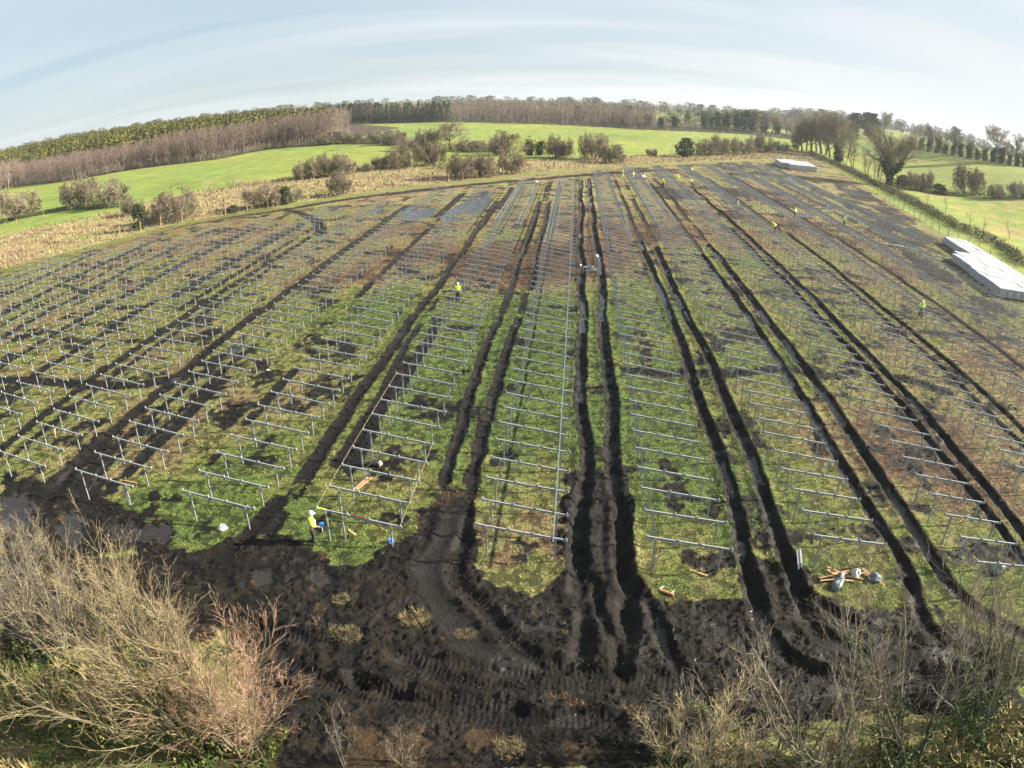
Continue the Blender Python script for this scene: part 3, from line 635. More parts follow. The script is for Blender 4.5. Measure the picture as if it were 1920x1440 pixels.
def gz(x, y):
    """height of the ground sheet at points"""
    x = np.asarray(x, float); y = np.asarray(y, float)
    i = np.clip(np.searchsorted(GX, x) - 1, 0, nxn - 2); j = np.clip(np.searchsorted(GY, y) - 1, 0, nyn - 2)
    fx = (x - GX[i]) / (GX[i + 1] - GX[i]); fy = (y - GY[j]) / (GY[j + 1] - GY[j])
    return (Z[j, i] * (1 - fx) + Z[j, i + 1] * fx) * (1 - fy) + (Z[j + 1, i] * (1 - fx) + Z[j + 1, i + 1] * fx) * fy
def gat(A, x, y):
    i = np.clip(np.searchsorted(GX, x) - 1, 0, nxn - 1); j = np.clip(np.searchsorted(GY, y) - 1, 0, nyn - 1)
    return A[j, i]

# ------------------------------------------------------------------ leafy grass and weeds standing on the field
def leaf_clumps(P, size, col, k, lean=.6, wid=.22):
    """k pointed leaves from each point P, as triangles"""
    n = len(P)
    th = rng.random((n, k)) * 2 * math.pi
    ln = size[:, None] * (.6 + .8 * rng.random((n, k)))
    le = lean * (.4 + .9 * rng.random((n, k)))
    tip = np.stack([np.cos(th) * np.sin(le) * ln, np.sin(th) * np.sin(le) * ln, np.cos(le) * ln], -1)
    sd = np.stack([-np.sin(th), np.cos(th), 0 * th], -1) * (ln * wid)[..., None]
    base = P[:, None, :] + np.stack([np.cos(th), np.sin(th), 0 * th], -1) * (ln * .12)[..., None]
    V = np.stack([base - sd, base + sd, base + tip], 2).reshape(-1, 3)
    T = np.arange(len(V)).reshape(-1, 3)
    cc = np.repeat(col[:, None, :] * (.7 + .6 * rng.random((n, k, 1))), 3, 1).reshape(n, k, 3, 3) if False else (col[:, None, None, :] * (.78 + .44 * rng.random((n, k, 1, 1))) * np.ones((1, 1, 3, 1)))
    return V, T, cc.reshape(-1, 3)

n = 520000
yy = 17 + 108 * rng.random(n) ** 1.7
xx = (rng.random(n) - .5) * (32 + 1.62 * yy) - .06 * yy
keep = (gat(m, xx, yy) < .4) & (gat(bk, xx, yy) < .5) & (rng.random(n) < .10 + 1.1 * (1 - sm(.44, .58, gat(nF, xx, yy)))) & gat(infield, xx, yy)
xx = xx[keep]; yy = yy[keep]
tn = gat(tone, xx, yy) + rng.normal(0, .20, len(xx))
P = np.stack([xx, yy, gz(xx, yy) - .015], 1)
V, T, cc = leaf_clumps(P, (.045 + .075 * rng.random(len(P)) ** 2) * (.8 + yy / 110), ramp(tn, GRASS) * np.where(tn < -.2, 1.18, 1.55)[:, None], 5, .85, .17)
grass = obj('grass', mesh('grass', V, None, T, cc), M_GRASS)
tag(grass, 'low green and straw coloured grass over the field', 'grass', kind='stuff')
del V, T, cc

# loose clods of peat on the churned ground
n = 42000
yy = 14.5 + 40 * rng.random(n) ** 1.5
xx = (rng.random(n) - .5) * (30 + 1.4 * yy) - .06 * yy
keep = (gat(m, xx, yy) > .55) & (gat(wet, xx, yy) < .5) & (gat(sml, xx, yy) < .4) & (rng.random(n) < gat(nA, xx, yy) * 1.3)
xx = xx[keep]; yy = yy[keep]; n = len(xx)
oc = np.array([(1, 0, 0), (0, 1, 0), (-1, 0, 0), (0, -1, 0), (0, 0, 1), (0, 0, -1)], float)
of = np.array([(0, 1, 4), (1, 2, 4), (2, 3, 4), (3, 0, 4), (1, 0, 5), (2, 1, 5), (3, 2, 5), (0, 3, 5)])
sz = (.018 + .06 * rng.random(n) ** 3) * (.8 + yy / 60)
rot = rng.random(n) * 6.283
V = oc[None] * (sz[:, None] * (.55 + .9 * rng.random((n, 6))))[..., None]
V = np.stack([V[..., 0] * np.cos(rot)[:, None] - V[..., 1] * np.sin(rot)[:, None], V[..., 0] * np.sin(rot)[:, None] + V[..., 1] * np.cos(rot)[:, None], V[..., 2] * .8], -1)
V[..., 0] += xx[:, None]; V[..., 1] += yy[:, None]; V[..., 2] += (gz(xx, yy) + sz * .25)[:, None]
cc = np.repeat(np.array([.0055, .0044, .0036])[None] * (.4 + 1.5 * rng.random((n, 1))), 6, 0)
tag(obj('mud_clods', mesh('mud_clods', V.reshape(-1, 3), None, (of[None] + 6 * np.arange(n)[:, None, None]).reshape(-1, 3), cc), M_PLANT), 'loose dark clods strewn over the churned mud', 'mud', kind='stuff')

# ------------------------------------------------------------------ bare trees and bushes
def unit(v): return v / (np.linalg.norm(v, axis=-1, keepdims=True) + 1e-9)

def rperp(r, d):
    q = unit(r.normal(size=d.shape)); q = q - (q * d).sum(-1, keepdims=True) * d
    return unit(q)

def grow(r, S, D, Ln, R, levels):
    """levels: dicts k (pieces), wig, up, tip (end radius share), n (children), ang, ratio, t0, rr. Returns per level (P0, P1, R0, R1)"""
    outp = []
    for lv in levels:
        k = lv['k']; n = len(S)
        pts = np.empty((n, k + 1, 3)); pts[:, 0] = S; d = D.copy(); dirs = np.empty((n, k, 3))
        for i in range(k):
            d = unit(d + r.normal(0, lv.get('wig', .12), (n, 3)) + np.array([0, 0, lv.get('up', .05)]))
            dirs[:, i] = d; pts[:, i + 1] = pts[:, i] + d * (Ln / k)[:, None]
        pts[:, :, 2] = np.maximum(pts[:, :, 2], .02)
        tt = np.linspace(0, 1, k + 1); rad = R[:, None] * (1 - tt * (1 - lv.get('tip', .35)))[None]
        outp.append((pts[:, :-1].reshape(-1, 3), pts[:, 1:].reshape(-1, 3), rad[:, :-1].ravel(), rad[:, 1:].ravel()))
        c = lv.get('n', 0)
        if not c: break
        t = lv.get('t0', .2) + (1 - lv.get('t0', .2)) * (np.arange(c)[None] + r.random((n, c))) / c
        t = np.minimum(t, .999); ii = (t * k).astype(int); f = t * k - ii
        I = np.arange(n)[:, None]
        S2 = pts[I, ii] * (1 - f[..., None]) + pts[I, ii + 1] * f[..., None]
        pd = dirs[I, ii]
        a = lv.get('ang', .7) * (.7 + .6 * r.random((n, c)))
        D2 = unit(pd * np.cos(a)[..., None] + rperp(r, pd) * np.sin(a)[..., None])
        L2 = Ln[:, None] * lv.get('ratio', .5) * (1.15 - .6 * t) * (.6 + .7 * r.random((n, c)))
        R2 = (R[:, None] * (1 - t * (1 - lv.get('tip', .35)))) * lv.get('rr', .5)
        S = S2.reshape(-1, 3); D = D2.reshape(-1, 3); Ln = L2.ravel(); R = np.maximum(R2.ravel(), lv.get('rmin', .004))
    return outp

def prisms(P0, P1, R0, R1, n=3):
    d = unit(P1 - P0)
    ref = np.where(np.abs(d[:, 2:3]) > .9, np.array([[1., 0, 0]]), np.array([[0, 0, 1.]]))
    a = unit(np.cross(d, ref)); b = np.cross(a, d)
    th = np.arange(n) * 2 * math.pi / n
    o = np.cos(th)[None, :, None] * a[:, None] + np.sin(th)[None, :, None] * b[:, None]
    V = np.concatenate([P0[:, None] + o * R0[:, None, None], P1[:, None] + o * R1[:, None, None]], 1).reshape(-1, 3)
    base = np.arange(len(P0))[:, None, None] * 2 * n
    j = np.arange(n)
    q = np.stack([j, (j + 1) % n, n + (j + 1) % n, n + j], -1)[None]
    return V, (base + q).reshape(-1, 4)

def ribbons(r, P0, P1, R0, R1):
    d = unit(P1 - P0); s = rperp(r, d)
    V = np.stack([P0 - s * R0[:, None], P0 + s * R0[:, None], P1 + s * R1[:, None], P1 - s * R1[:, None]], 1).reshape(-1, 3)
    return V, np.arange(len(V)).reshape(-1, 4)

def wood_mesh(name, segs, cols, nside=(5, 4, 3, 3), rib_from=9, r=None, cvar=.25):
    Vs, Qs, Cs = [], [], []; n = 0
    r = r or rng
    for i, (P0, P1, R0, R1) in enumerate(segs):
        if i >= rib_from: V, Qq = ribbons(r, P0, P1, R0, R1); per = 4
        else: V, Qq = prisms(P0, P1, R0, R1, nside[min(i, 3)]); per = 2 * nside[min(i, 3)]
        c = np.repeat(np.array(cols[min(i, len(cols) - 1)])[None] * (1 + cvar * (r.random((len(P0), 1)) - .5) * 2), per, 0)
        Vs.append(V); Qs.append(Qq + n); Cs.append(c); n += len(V)
    return np.vstack(Vs), np.vstack(Qs), np.vstack(Cs)

def leaves_at(r, P, size, cols, flat=.4):
    """small leaf faces round points P"""
    n = len(P)
    d1 = unit(r.normal(size=(n, 3)) + np.array([0, 0, .0])); d2 = rperp(r, d1)
    s = size * (.6 + .8 * r.random(n))[:, None]
    V = np.stack([P - d1 * s, P + d2 * s * .6, P + d1 * s, P - d2 * s * .6], 1).reshape(-1, 3)
    c = np.array(cols)[r.integers(0, len(cols), n)] * (.65 + .7 * r.random((n, 1)))
    return V, np.arange(len(V)).reshape(-1, 4), np.repeat(c, 4, 0)

BARK = (.095, .078, .058); BARKG = (.13, .115, .085); TWIG = (.225, .190, .135); TWIGP = (.25, .20, .15); TWIGR = (.21, .11, .08); STRAW = (.26, .20, .11)
IVY = [(.040, .072, .018), (.030, .055, .015), (.058, .09, .02), (.026, .046, .015)]
DARKG = [(.045, .066, .026), (.034, .052, .022), (.06, .078, .028)]
PINEG = [(.036, .054, .028), (.028, .042, .024), (.048, .064, .032)]

def split_meshes(name, segs, cols, ntrunk, one=0, **k):
    if one:      # many stems: the first is the trunk, the others belong to the crown
        a = [tuple(q[:one] for q in segs[0])]; rest = [tuple(q[one:] for q in segs[0])] + segs[1:]
        Vt, Qt, Ct = wood_mesh(name, a, cols[:1], **k); Vc, Qc, Cc = wood_mesh(name, rest, cols, **k)
        return mesh('trunk', Vt, Qt, None, Ct), mesh('crown', Vc, Qc, None, Cc)
    Vt, Qt, Ct = wood_mesh(name, segs[:ntrunk], cols[:ntrunk], **k)
    sg = [(np.zeros((0, 3)),) * 2 + (np.zeros(0),) * 2] * ntrunk + segs[ntrunk:]
    Vc, Qc, Cc = wood_mesh(name, sg, cols, **k)
    return mesh('trunk', Vt, Qt, None, Ct), mesh('crown', Vc, Qc, None, Cc)

def stems_for(r, n, spread, h, rad, base=.25):
    th = np.arange(n) * 2 * math.pi / n + r.random(n) * 1.2
    tilt = spread * np.sqrt(r.random(n))
    S = np.stack([np.cos(th) * base * r.random(n), np.sin(th) * base * r.random(n), np.zeros(n)], 1)
    D = np.stack([np.cos(th) * np.sin(tilt), np.sin(th) * np.sin(tilt), np.cos(tilt)], 1)
    return S, D, h * (.75 + .3 * r.random(n)), rad * (.7 + .5 * r.random(n))

# every kind is made at unit height 1 (metres scaled by the copy), a few variants each; children trunk, crown (and ivy)
KINDS = {}
def kind(name, seeds, f):
    KINDS[name] = []
    for sdd in seeds:
        KINDS[name].append(f(np.random.default_rng(sdd)))

def unit_h(segs, w=None):
    P = np.vstack([s[1] for s in segs]); z = np.quantile(P[:, 2], .995); x = np.quantile(np.hypot(P[:, 0], P[:, 1]), .86)
    return [(a / z, b_ / z, c / z, d / z) for a, b_, c, d in segs], 2 * x / z

def dome(segs, a=1.0, zc=.3, pw=.5):
    """pulls stray twigs in to a rounded outline"""
    sg, asp = unit_h(segs)
    a = a * asp / 2
    def f(p):
        q = (p - np.array([0, 0, zc])) / np.array([a, a, 1 - zc]); q[:, 2] = np.maximum(q[:, 2], 0)
        r_ = np.linalg.norm(q, axis=1); k = np.where(r_ > .85, (.85 + (r_ - .85) * (1 - pw)) / np.maximum(r_, .01), 1)
        return np.column_stack([p[:, 0] * k, p[:, 1] * k, np.where(p[:, 2] > zc, zc + (p[:, 2] - zc) * k, p[:, 2])])
    return [(f(x), f(y), c, d) for x, y, c, d in sg]
def k_shrub(r):
    S, D, Ln, R = stems_for(r, 14, 1.0, 3.2, .05, 1.2)
    Ln = Ln * (.75 + .35 * D[:, 2])
    sg = grow(r, S, D, Ln, R, [dict(k=4, wig=.14, up=.12, n=13, ang=.7, ratio=.50, t0=.08, rr=.5, tip=.4),
                               dict(k=3, wig=.18, up=.10, n=10, ang=.65, ratio=.58, t0=.1, rr=.55, rmin=.020),
                               dict(k=2, wig=.2, up=.06, n=4, ang=.65, ratio=.6, t0=.2, rr=.8, rmin=.019), dict(k=1, wig=.2)])
    sg, asp = unit_h(dome(sg))
    tr, cr = split_meshes('shrub', sg, [BARK, BARK, TWIG, TWIG], 1, one=4, r=r, rib_from=2, nside=(4, 3, 3, 3))
    return dict(parts=[('trunk', tr), ('crown', cr)], asp=asp)
def k_bare(r):
    S = np.zeros((1, 3)); D = np.array([[.03, .02, 1.]]); Ln = np.array([9.]); R = np.array([.28])
    sg = grow(r, S, D, Ln, R, [dict(k=8, wig=.06, up=.1, n=17, ang=.85, ratio=.62, t0=.22, rr=.5, tip=.2),
                               dict(k=5, wig=.13, up=.13, n=10, ang=.7, ratio=.5, t0=.15, rr=.5, tip=.3),
                               dict(k=3, wig=.17, up=.1, n=9, ang=.65, ratio=.58, t0=.1, rr=.5, rmin=.026),
                               dict(k=2, wig=.2, up=.06, n=4, ang=.65, ratio=.62, t0=.2, rr=.8, rmin=.024), dict(k=1, wig=.2)])
    sg, asp = unit_h(sg)
    tr, cr = split_meshes('tree', sg, [BARK, BARK, TWIG, TWIG, TWIG], 2, r=r, rib_from=3)
    return dict(parts=[('trunk', tr), ('crown', cr)], asp=asp)
def k_slim(r):
    S, D, Ln, R = stems_for(r, 2, .16, 8., .13, .25)
    sg = grow(r, S, D, Ln, R, [dict(k=6, wig=.06, up=.1, n=15, ang=.55, ratio=.36, t0=.25, rr=.45, tip=.2),
                               dict(k=4, wig=.12, up=.12, n=8, ang=.55, ratio=.5, t0=.15, rr=.5, rmin=.016),
                               dict(k=2, wig=.17, up=.1, n=4, ang=.55, ratio=.55, t0=.1, rr=.6, rmin=.014), dict(k=1, wig=.2)])
    sg, asp = unit_h(sg)
    tr, cr = split_meshes('tree', sg, [BARKG, BARK, TWIG, TWIG], 1, one=6, r=r, rib_from=2)
    return dict(parts=[('trunk', tr), ('crown', cr)], asp=asp)
def k_thin(r):
    S, D, Ln, R = stems_for(r, 1, .1, 6., .10, .1)
    sg = grow(r, S, D, Ln, R, [dict(k=6, wig=.1, up=.1, n=9, ang=.8, ratio=.42, t0=.3, rr=.5, tip=.25),
                               dict(k=4, wig=.16, up=.08, n=6, ang=.6, ratio=.5, t0=.2, rr=.5, rmin=.012),
                               dict(k=2, wig=.2, up=.05, n=3, ang=.6, ratio=.5, t0=.2, rr=.7, rmin=.011), dict(k=1, wig=.2)])
    sg, asp = unit_h(sg)
    tr, cr = split_meshes('tree', sg, [BARK, BARK, TWIG, TWIG], 1, r=r, rib_from=3)
    return dict(parts=[('trunk', tr), ('crown', cr)], asp=asp)
def ivy_on(r, segs, n, sz, spread, cols=IVY, upto=1):
    P0 = np.vstack([s[0] for s in segs[:upto]]); P1 = np.vstack([s[1] for s in segs[:upto]])
    ln = np.linalg.norm(P1 - P0, axis=1); k = r.choice(len(P0), n, p=ln / ln.sum())
    t = r.random((n, 1)); P = P0[k] * (1 - t) + P1[k] * t
    lump = .5 + .9 * vnoise(P[:, 2] * 9, P[:, 0] * 9 + P[:, 1] * 7, 5)
    P = P + r.normal(0, 1, (n, 3)) * (spread * lump)[:, None]
    P[:, 2] = np.maximum(P[:, 2], .01)
    V, Qq, Cc = leaves_at(r, P, sz, cols)
    return mesh('ivy', V, Qq, None, Cc)
def k_ivytrunk(r):
    S, D, Ln, R = stems_for(r, 2, .14, 8., .2, .3)
    sg = grow(r, S, D, Ln, R, [dict(k=6, wig=.08, up=.1, n=12, ang=.6, ratio=.34, t0=.3, rr=.45, tip=.25),
                               dict(k=4, wig=.12, up=.12, n=7, ang=.55, ratio=.5, t0=.15, rr=.5, rmin=.018),
                               dict(k=2, wig=.17, up=.1, n=3, ang=.55, ratio=.55, t0=.1, rr=.6, rmin=.016), dict(k=1, wig=.2)])
    sg, asp = unit_h(sg)
    tr, cr = split_meshes('tree', sg, [BARK, BARK, TWIG, TWIG], 1, one=6, r=r, rib_from=2)
    return dict(parts=[('trunk', tr), ('crown', cr), ('ivy', ivy_on(r, sg, 1500, .030, .062))], asp=asp)
def k_bigivy(r):
    S = np.zeros((3, 3)); D = unit(np.array([[-.12, 0, 1.], [.55, -.1, .75], [-.5, .2, .8]])); Ln = np.array([11., 9., 8.5]); R = np.array([.42, .3, .28])
    S[1] = (0, 0, 1.6); S[2] = (0, 0, 2.2)
    sg = grow(r, S, D, Ln, R, [dict(k=7, wig=.07, up=.12, n=15, ang=.75, ratio=.52, t0=.25, rr=.48, tip=.2),
                               dict(k=5, wig=.13, up=.16, n=10, ang=.65, ratio=.5, t0=.15, rr=.5, tip=.3),
                               dict(k=3, wig=.17, up=.12, n=7, ang=.65, ratio=.58, t0=.1, rr=.5, rmin=.022),
                               dict(k=2, wig=.2, up=.06, n=3, ang=.65, ratio=.62, t0=.2, rr=.8, rmin=.02), dict(k=1, wig=.2)])
    sg, asp = unit_h(sg)
    tr, cr = split_meshes('tree', sg, [BARK, BARK, TWIG, TWIG, TWIG], 2, r=r, rib_from=3)
    lo = [tuple(q[sg[0][1][:, 2] < .50] for q in sg[0])]
    return dict(parts=[('trunk', tr), ('crown', cr), ('ivy', ivy_on(r, lo, 2300, .017, .021))], asp=asp)
def blob_tree(r, n, prof, sz, cols, stem=.035):
    """leafy crown: leaf faces in clumps round a stem; prof(z) gives the radius at height z"""
    nc = 90
    z = .08 + .92 * r.random(nc) ** .9; th = r.random(nc) * 6.283; rad = prof(z) * np.sqrt(r.random(nc)) * (.7 + .5 * r.random(nc))
    Cc = np.stack([np.cos(th) * rad, np.sin(th) * rad, z], 1)
    k = r.integers(0, nc, n); P = Cc[k] + r.normal(0, .055, (n, 3)) * np.array([1, 1, .7]); P[:, 2] = np.clip(P[:, 2], .01, 1.03)
    V, Qq, C_ = leaves_at(r, P, sz, cols)
    tr = MB().tube([(0, 0, 0), (.01, .01, .4), (0, 0, .85)], [stem, stem * .7, stem * .25], 6, col=BARK).mesh('trunk', False, True)
    return dict(parts=[('trunk', tr), ('crown', mesh('crown', V, Qq, None, C_))], asp=2 * float(prof(np.array([.4]))[0]))
def k_ever(r): return blob_tree(r, 2600, lambda z: .40 * np.sqrt(np.clip(1 - ((z - .42) / .6) ** 2, 0.02, 1)), .035, DARKG)
def k_pine(r): return blob_tree(r, 2600, lambda z: .30 * np.clip((z - .22) * 3, 0.12, 1) * np.clip(1.35 - z, .2, 1), .03, PINEG)
def k_cyp(r): return blob_tree(r, 1800, lambda z: .22 * np.clip(1.08 - z, .03, 1), .03, PINEG)
def k_pale(r):
    S, D, Ln, R = stems_for(r, 6, .6, 3., .035, .4)
    sg = grow(r, S, D, Ln, R, [dict(k=4, wig=.14, up=.10, n=8, ang=.6, ratio=.5, t0=.2, rr=.5, tip=.4),
                               dict(k=3, wig=.18, up=.10, n=6, ang=.6, ratio=.5, t0=.1, rr=.55, rmin=.011), dict(k=2, wig=.2, n=0)])
    sg, asp = unit_h(sg)
    tr, cr = split_meshes('shrub', sg, [BARKG, TWIGP, TWIGP], 1, one=4, r=r, rib_from=2, nside=(4, 3, 3, 3))
    return dict(parts=[('trunk', tr), ('crown', cr)], asp=asp)
for nm, sds, f in (('shrub', (1, 2, 3, 4, 5), k_shrub), ('bare', (6, 7, 8), k_bare), ('slim', (9, 10, 11), k_slim), ('thin', (12, 13, 14), k_thin), ('ivytrunk', (15, 16, 17), k_ivytrunk),
                   ('bigivy', (18,), k_bigivy), ('evergreen', (19, 20), k_ever), ('pine', (21, 22), k_pine), ('cypress', (23,), k_cyp), ('pale', (24, 25), k_pale)):
    kind(nm, sds, f)

WHERE = {'A': 'on the far side of the small green field', 'B': 'by the fence at the left field edge', 'C': 'in the pasture beyond the straw meadow',
         'D': 'at the back of the straw meadow', 'E': 'along the straw meadow and far field corner', 'F': 'in the hedge between the two green fields',
         'G': 'in the tall clump behind the far pallets', 'H': 'along the ditch hedge on the right', 'I': 'behind the tall clump on the right',
         'J': 'in the hedge below the right pasture', 'K': 'on the rough grass beyond the ditch hedge', 'L': 'on the rise beyond the right pasture', 'M': 'at the far edge of the big pasture'}
WHAT = {'shrub': ('bare_bush', 'bush', 'bare brown bush'), 'bare': ('bare_tree', 'tree', 'tall bare winter tree'), 'slim': ('slender_tree', 'tree', 'slender bare tree'),
        'thin': ('sapling', 'tree', 'thin bare sapling'), 'ivytrunk': ('ivy_tree', 'tree', 'ivy-clad tree'), 'bigivy': ('ivy_tree', 'tree', 'largest spreading tree with thick ivy on its trunk'),
        'evergreen': ('evergreen_bush', 'bush', 'dark evergreen bush'), 'pine': ('pine_tree', 'tree', 'dark pine'), 'cypress': ('cypress_tree', 'tree', 'narrow dark cypress'),
        'pale': ('pale_bush', 'bush', 'pale thin bush')}
cnt = {}; order = {}
for i, (kd, row, x, y, wd, h) in enumerate(TREES):
    order.setdefault((kd, row), []).append((x / y, i))
rank = {}
for k_, v in order.items():
    for j, (_, i) in enumerate(sorted(v)): rank[i] = (j + 1, len(v))
first = {}
for i, (kd, row, x, y, wd, h) in enumerate(TREES):
    nm, cat, what = WHAT[kd]
    j, tot = rank[i]
    if tot == 1: lab = what + ', the only one ' + WHERE[row] if kd != 'bigivy' else what + ', by the ditch hedge'
    else: lab = what + ', ' + nth(j) + ' from the left ' + WHERE[row]
    if tot > 1: lab = what + ', ' + nth(j) + ' from left ' + WHERE[row]
    vi = i % len(KINDS[kd]); K = KINDS[kd][vi]
    sw = max(.6, min(1.9, wd / (K['asp'] * h)))
    g = (what + 's ' + WHERE[row]) if tot > 1 else None
    loc = (x, y, float(hgt(x, y)) - .08); rz = float(rng.random() * 6.28)
    scl = (h * sw, h * sw, h)
    if (kd, vi) not in first:
        tr_ = thing(nm, lab, cat, loc, rz, g, scl)
        for pn, me in K['parts']: obj(pn, me, M_PLANT, tr_)
        first[(kd, vi)] = tr_
    else:
        r_ = dup(first[(kd, vi)], loc, rz, lab, g, scl)
        if not g and 'group' in r_: del r_['group']

# ditch hedge on the right: one long low dark hedge
def hedge(name, pts, wid, hh, step, label, cols=DARKG, twc=BARK, n_leaf=16, leaf=.16):
    r = np.random.default_rng(7)
    p = on_line(pts, step)
    p = p + r.normal(0, wid * .3, p.shape)
    z0 = gz(p[:, 0], p[:, 1])
    S = np.column_stack([p, z0]); n = len(S)
    D = unit(np.column_stack([r.normal(0, .45, (n, 2)), np.ones(n)])); hv = hh * (.6 + .8 * fbm(p[:, 0] / 7, p[:, 1] / 7, 3, 3))
    sg = grow(r, S - np.array([0, 0, 0.0]), D, hv, np.full(n, .03), [dict(k=2, wig=.2, up=.0, n=7, ang=.8, ratio=.55, t0=.05, rr=.6, rmin=.012), dict(k=2, wig=.25, up=.05, n=3, ang=.7, ratio=.5, t0=.1, rr=.8, rmin=.012), dict(k=1)])
    V, Qq, Cc = wood_mesh(name, sg, [twc, TWIG, TWIG], rib_from=1, nside=(3, 3, 3, 3), r=r)
    k = r.integers(0, n, n * n_leaf)
    P = S[k] + r.normal(0, 1, (len(k), 3)) * np.array([wid * .33, wid * .33, 0]); P[:, 2] += hv[k] * r.random(len(k)) * .85
    V2, Q2, C2 = leaves_at(r, P, leaf, cols)
    o = obj(name, mesh(name, np.vstack([V, V2]), np.vstack([Qq, Q2 + len(V)]), None, np.vstack([Cc, C2])), M_PLANT)
    return tag(o, label, 'hedge')
hedge('hedge', HEDGE, 2.3, 1.9, .22, 'low dark hedge running along the ditch right of the site')
hedge('hedge', [(99, 219), (108, 213), (116, 209), (130, 205), (145, 199), (170, 190), (200, 178)], 2.0, 2.2, .3, 'scrubby hedge between the rough grass and the right pasture')
hedge('hedge', [(190, 400), (193, 360), (196, 325), (203, 296), (212, 285)], 2.5, 2.6, .4, 'dark field hedge on the rise under the ivy-clad trees')
hedge('hedge', MIDHEDGE[:-2], 2.6, 2.6, .35, 'low brown hedge between the small and the big green field', [(.04, .045, .02), (.06, .05, .03)])
hedge('hedge', [(-140, 137), (-125, 146), (-113, 142), (-101, 141)], 2.0, 1.2, .3, 'low dark hedge under the bushes beyond the small green field')
hedge('hedge', WOOD2_EDGE[4:], 3.0, 4.5, .5, 'dark hedge at the far edge of the big pasture under ivy trees', DARKG, BARK, 16, .28)

# ------------------------------------------------------------------ woods too dense to count
def scatter(poly, step, r, jitter=.45):
    p = np.array(poly); x0, y0 = p.min(0); x1, y1 = p.max(0)
    gx, gy = np.meshgrid(np.arange(x0, x1, step), np.arange(y0, y1, step))
    gx = gx + r.normal(0, jitter * step, gx.shape); gy = gy + r.normal(0, jitter * step, gy.shape)
    k = inside((gx, gy), poly)
    return gx[k], gy[k]

def plant_mass(name, label, cat, protos, xs, ys, hs, r, wscale=1.0):
    Vs, Qs, Cs = [], [], []; n = 0
    zs = hgt(xs, ys)
    which = r.integers(0, len(protos), len(xs))
    for pi, (V, Qq, Cc) in enumerate(protos):
        k = np.where(which == pi)[0]
        if not len(k): continue
        th = r.random(len(k)) * 6.283; c, s = np.cos(th), np.sin(th)
        sx = hs[k] * wscale * (.8 + .4 * r.random(len(k)))
        x = (V[None, :, 0] * c[:, None] - V[None, :, 1] * s[:, None]) * sx[:, None] + xs[k][:, None]
        y = (V[None, :, 0] * s[:, None] + V[None, :, 1] * c[:, None]) * sx[:, None] + ys[k][:, None]
        z = V[None, :, 2] * hs[k][:, None] + zs[k][:, None]
        Vs.append(np.stack([x, y, z], -1).reshape(-1, 3))
        Qs.append((Qq[None] + (np.arange(len(k)) * len(V))[:, None, None]).reshape(-1, 4) + n)
        Cs.append((Cc[None] * (.75 + .5 * r.random((len(k), 1, 1)))).reshape(-1, 3)); n += len(k) * len(V)
    o = obj(name, mesh(name, np.vstack(Vs), np.vstack(Qs), None, np.vstack(Cs)), M_PLANT)
    return tag(o, label, cat, kind='stuff')

def proto_birch(r, tw, n1=14, n2=7, n3=2, rm=.034):
    S = np.zeros((1, 3)); D = np.array([[.02, .01, 1.]])
    sg = grow(r, S, D, np.array([12.]), np.array([.13]), [dict(k=5, wig=.04, up=.1, n=n1, ang=.55, ratio=.30, t0=.16, rr=.45, tip=.2),
                                                          dict(k=2, wig=.14, up=.12, n=n2, ang=.55, ratio=.6, t0=.1, rr=.6, rmin=rm), dict(k=1, wig=.2, up=.1, n=n3, ang=.6, ratio=.7, rr=.9, rmin=rm), dict(k=1)])
    sg, _ = unit_h(sg)
    return wood_mesh('b', sg, [(.15, .13, .11), (.13, .10, .08), tw, tw], rib_from=1, nside=(3, 3, 3, 3), r=r)
def proto_conifer(r, cols, n=210):
    z = .06 + .94 * r.random(n) ** .8; th = r.random(n) * 6.283; rad = .22 * (1.04 - z) * np.sqrt(.25 + .75 * r.random(n))
    P = np.stack([np.cos(th) * rad, np.sin(th) * rad, z], 1)
    return leaves_at(r, P, .034, cols)
def proto_scrub(r, tw):
    S, D, Ln, R = stems_for(r, 6, .8, 3., .04, .5)
    sg = grow(r, S, D, Ln, R, [dict(k=2, wig=.14, up=.10, n=7, ang=.65, ratio=.55, t0=.12, rr=.5), dict(k=2, wig=.2, up=.08, n=4, ang=.6, ratio=.55, rr=.7, rmin=.016), dict(k=1)])
    sg, _ = unit_h(sg)
    return wood_mesh('s', sg, [BARK, tw, tw], rib_from=1, nside=(3, 3, 3, 3), r=r)
def proto_round(r, cols, tw=None, n=230):
    z = .08 + .92 * r.random(n); rad = (.26 + .26 * r.random(n)) * np.sqrt(np.clip(1 - ((z - .55) / .5) ** 2, .03, 1)) * np.sqrt(r.random(n)); th = r.random(n) * 6.283
    return leaves_at(r, np.stack([np.cos(th) * rad, np.sin(th) * rad, z], 1), .05, cols)
rw = np.random.default_rng(31)
PINK = [(.185, .135, .118), (.20, .145, .125), (.175, .135, .11)]
birch = [proto_birch(rw, PINK[i % 3]) for i in range(5)]
birch_lo = [proto_birch(rw, PINK[i % 3], 9, 5, 1, .045) for i in range(5)]
scrub = [proto_scrub(rw, TWIG) for i in range(4)]
conY = [proto_conifer(rw, [(.15, .15, .036), (.12, .13, .032), (.175, .165, .042)]) for i in range(4)]
conD = [proto_conifer(rw, PINEG) for i in range(3)]
rndT = [proto_round(rw, [(.15, .135, .09), (.17, .15, .10), (.125, .12, .075)]) for i in range(3)]
rndD = [proto_round(rw, DARKG) for i in range(3)]

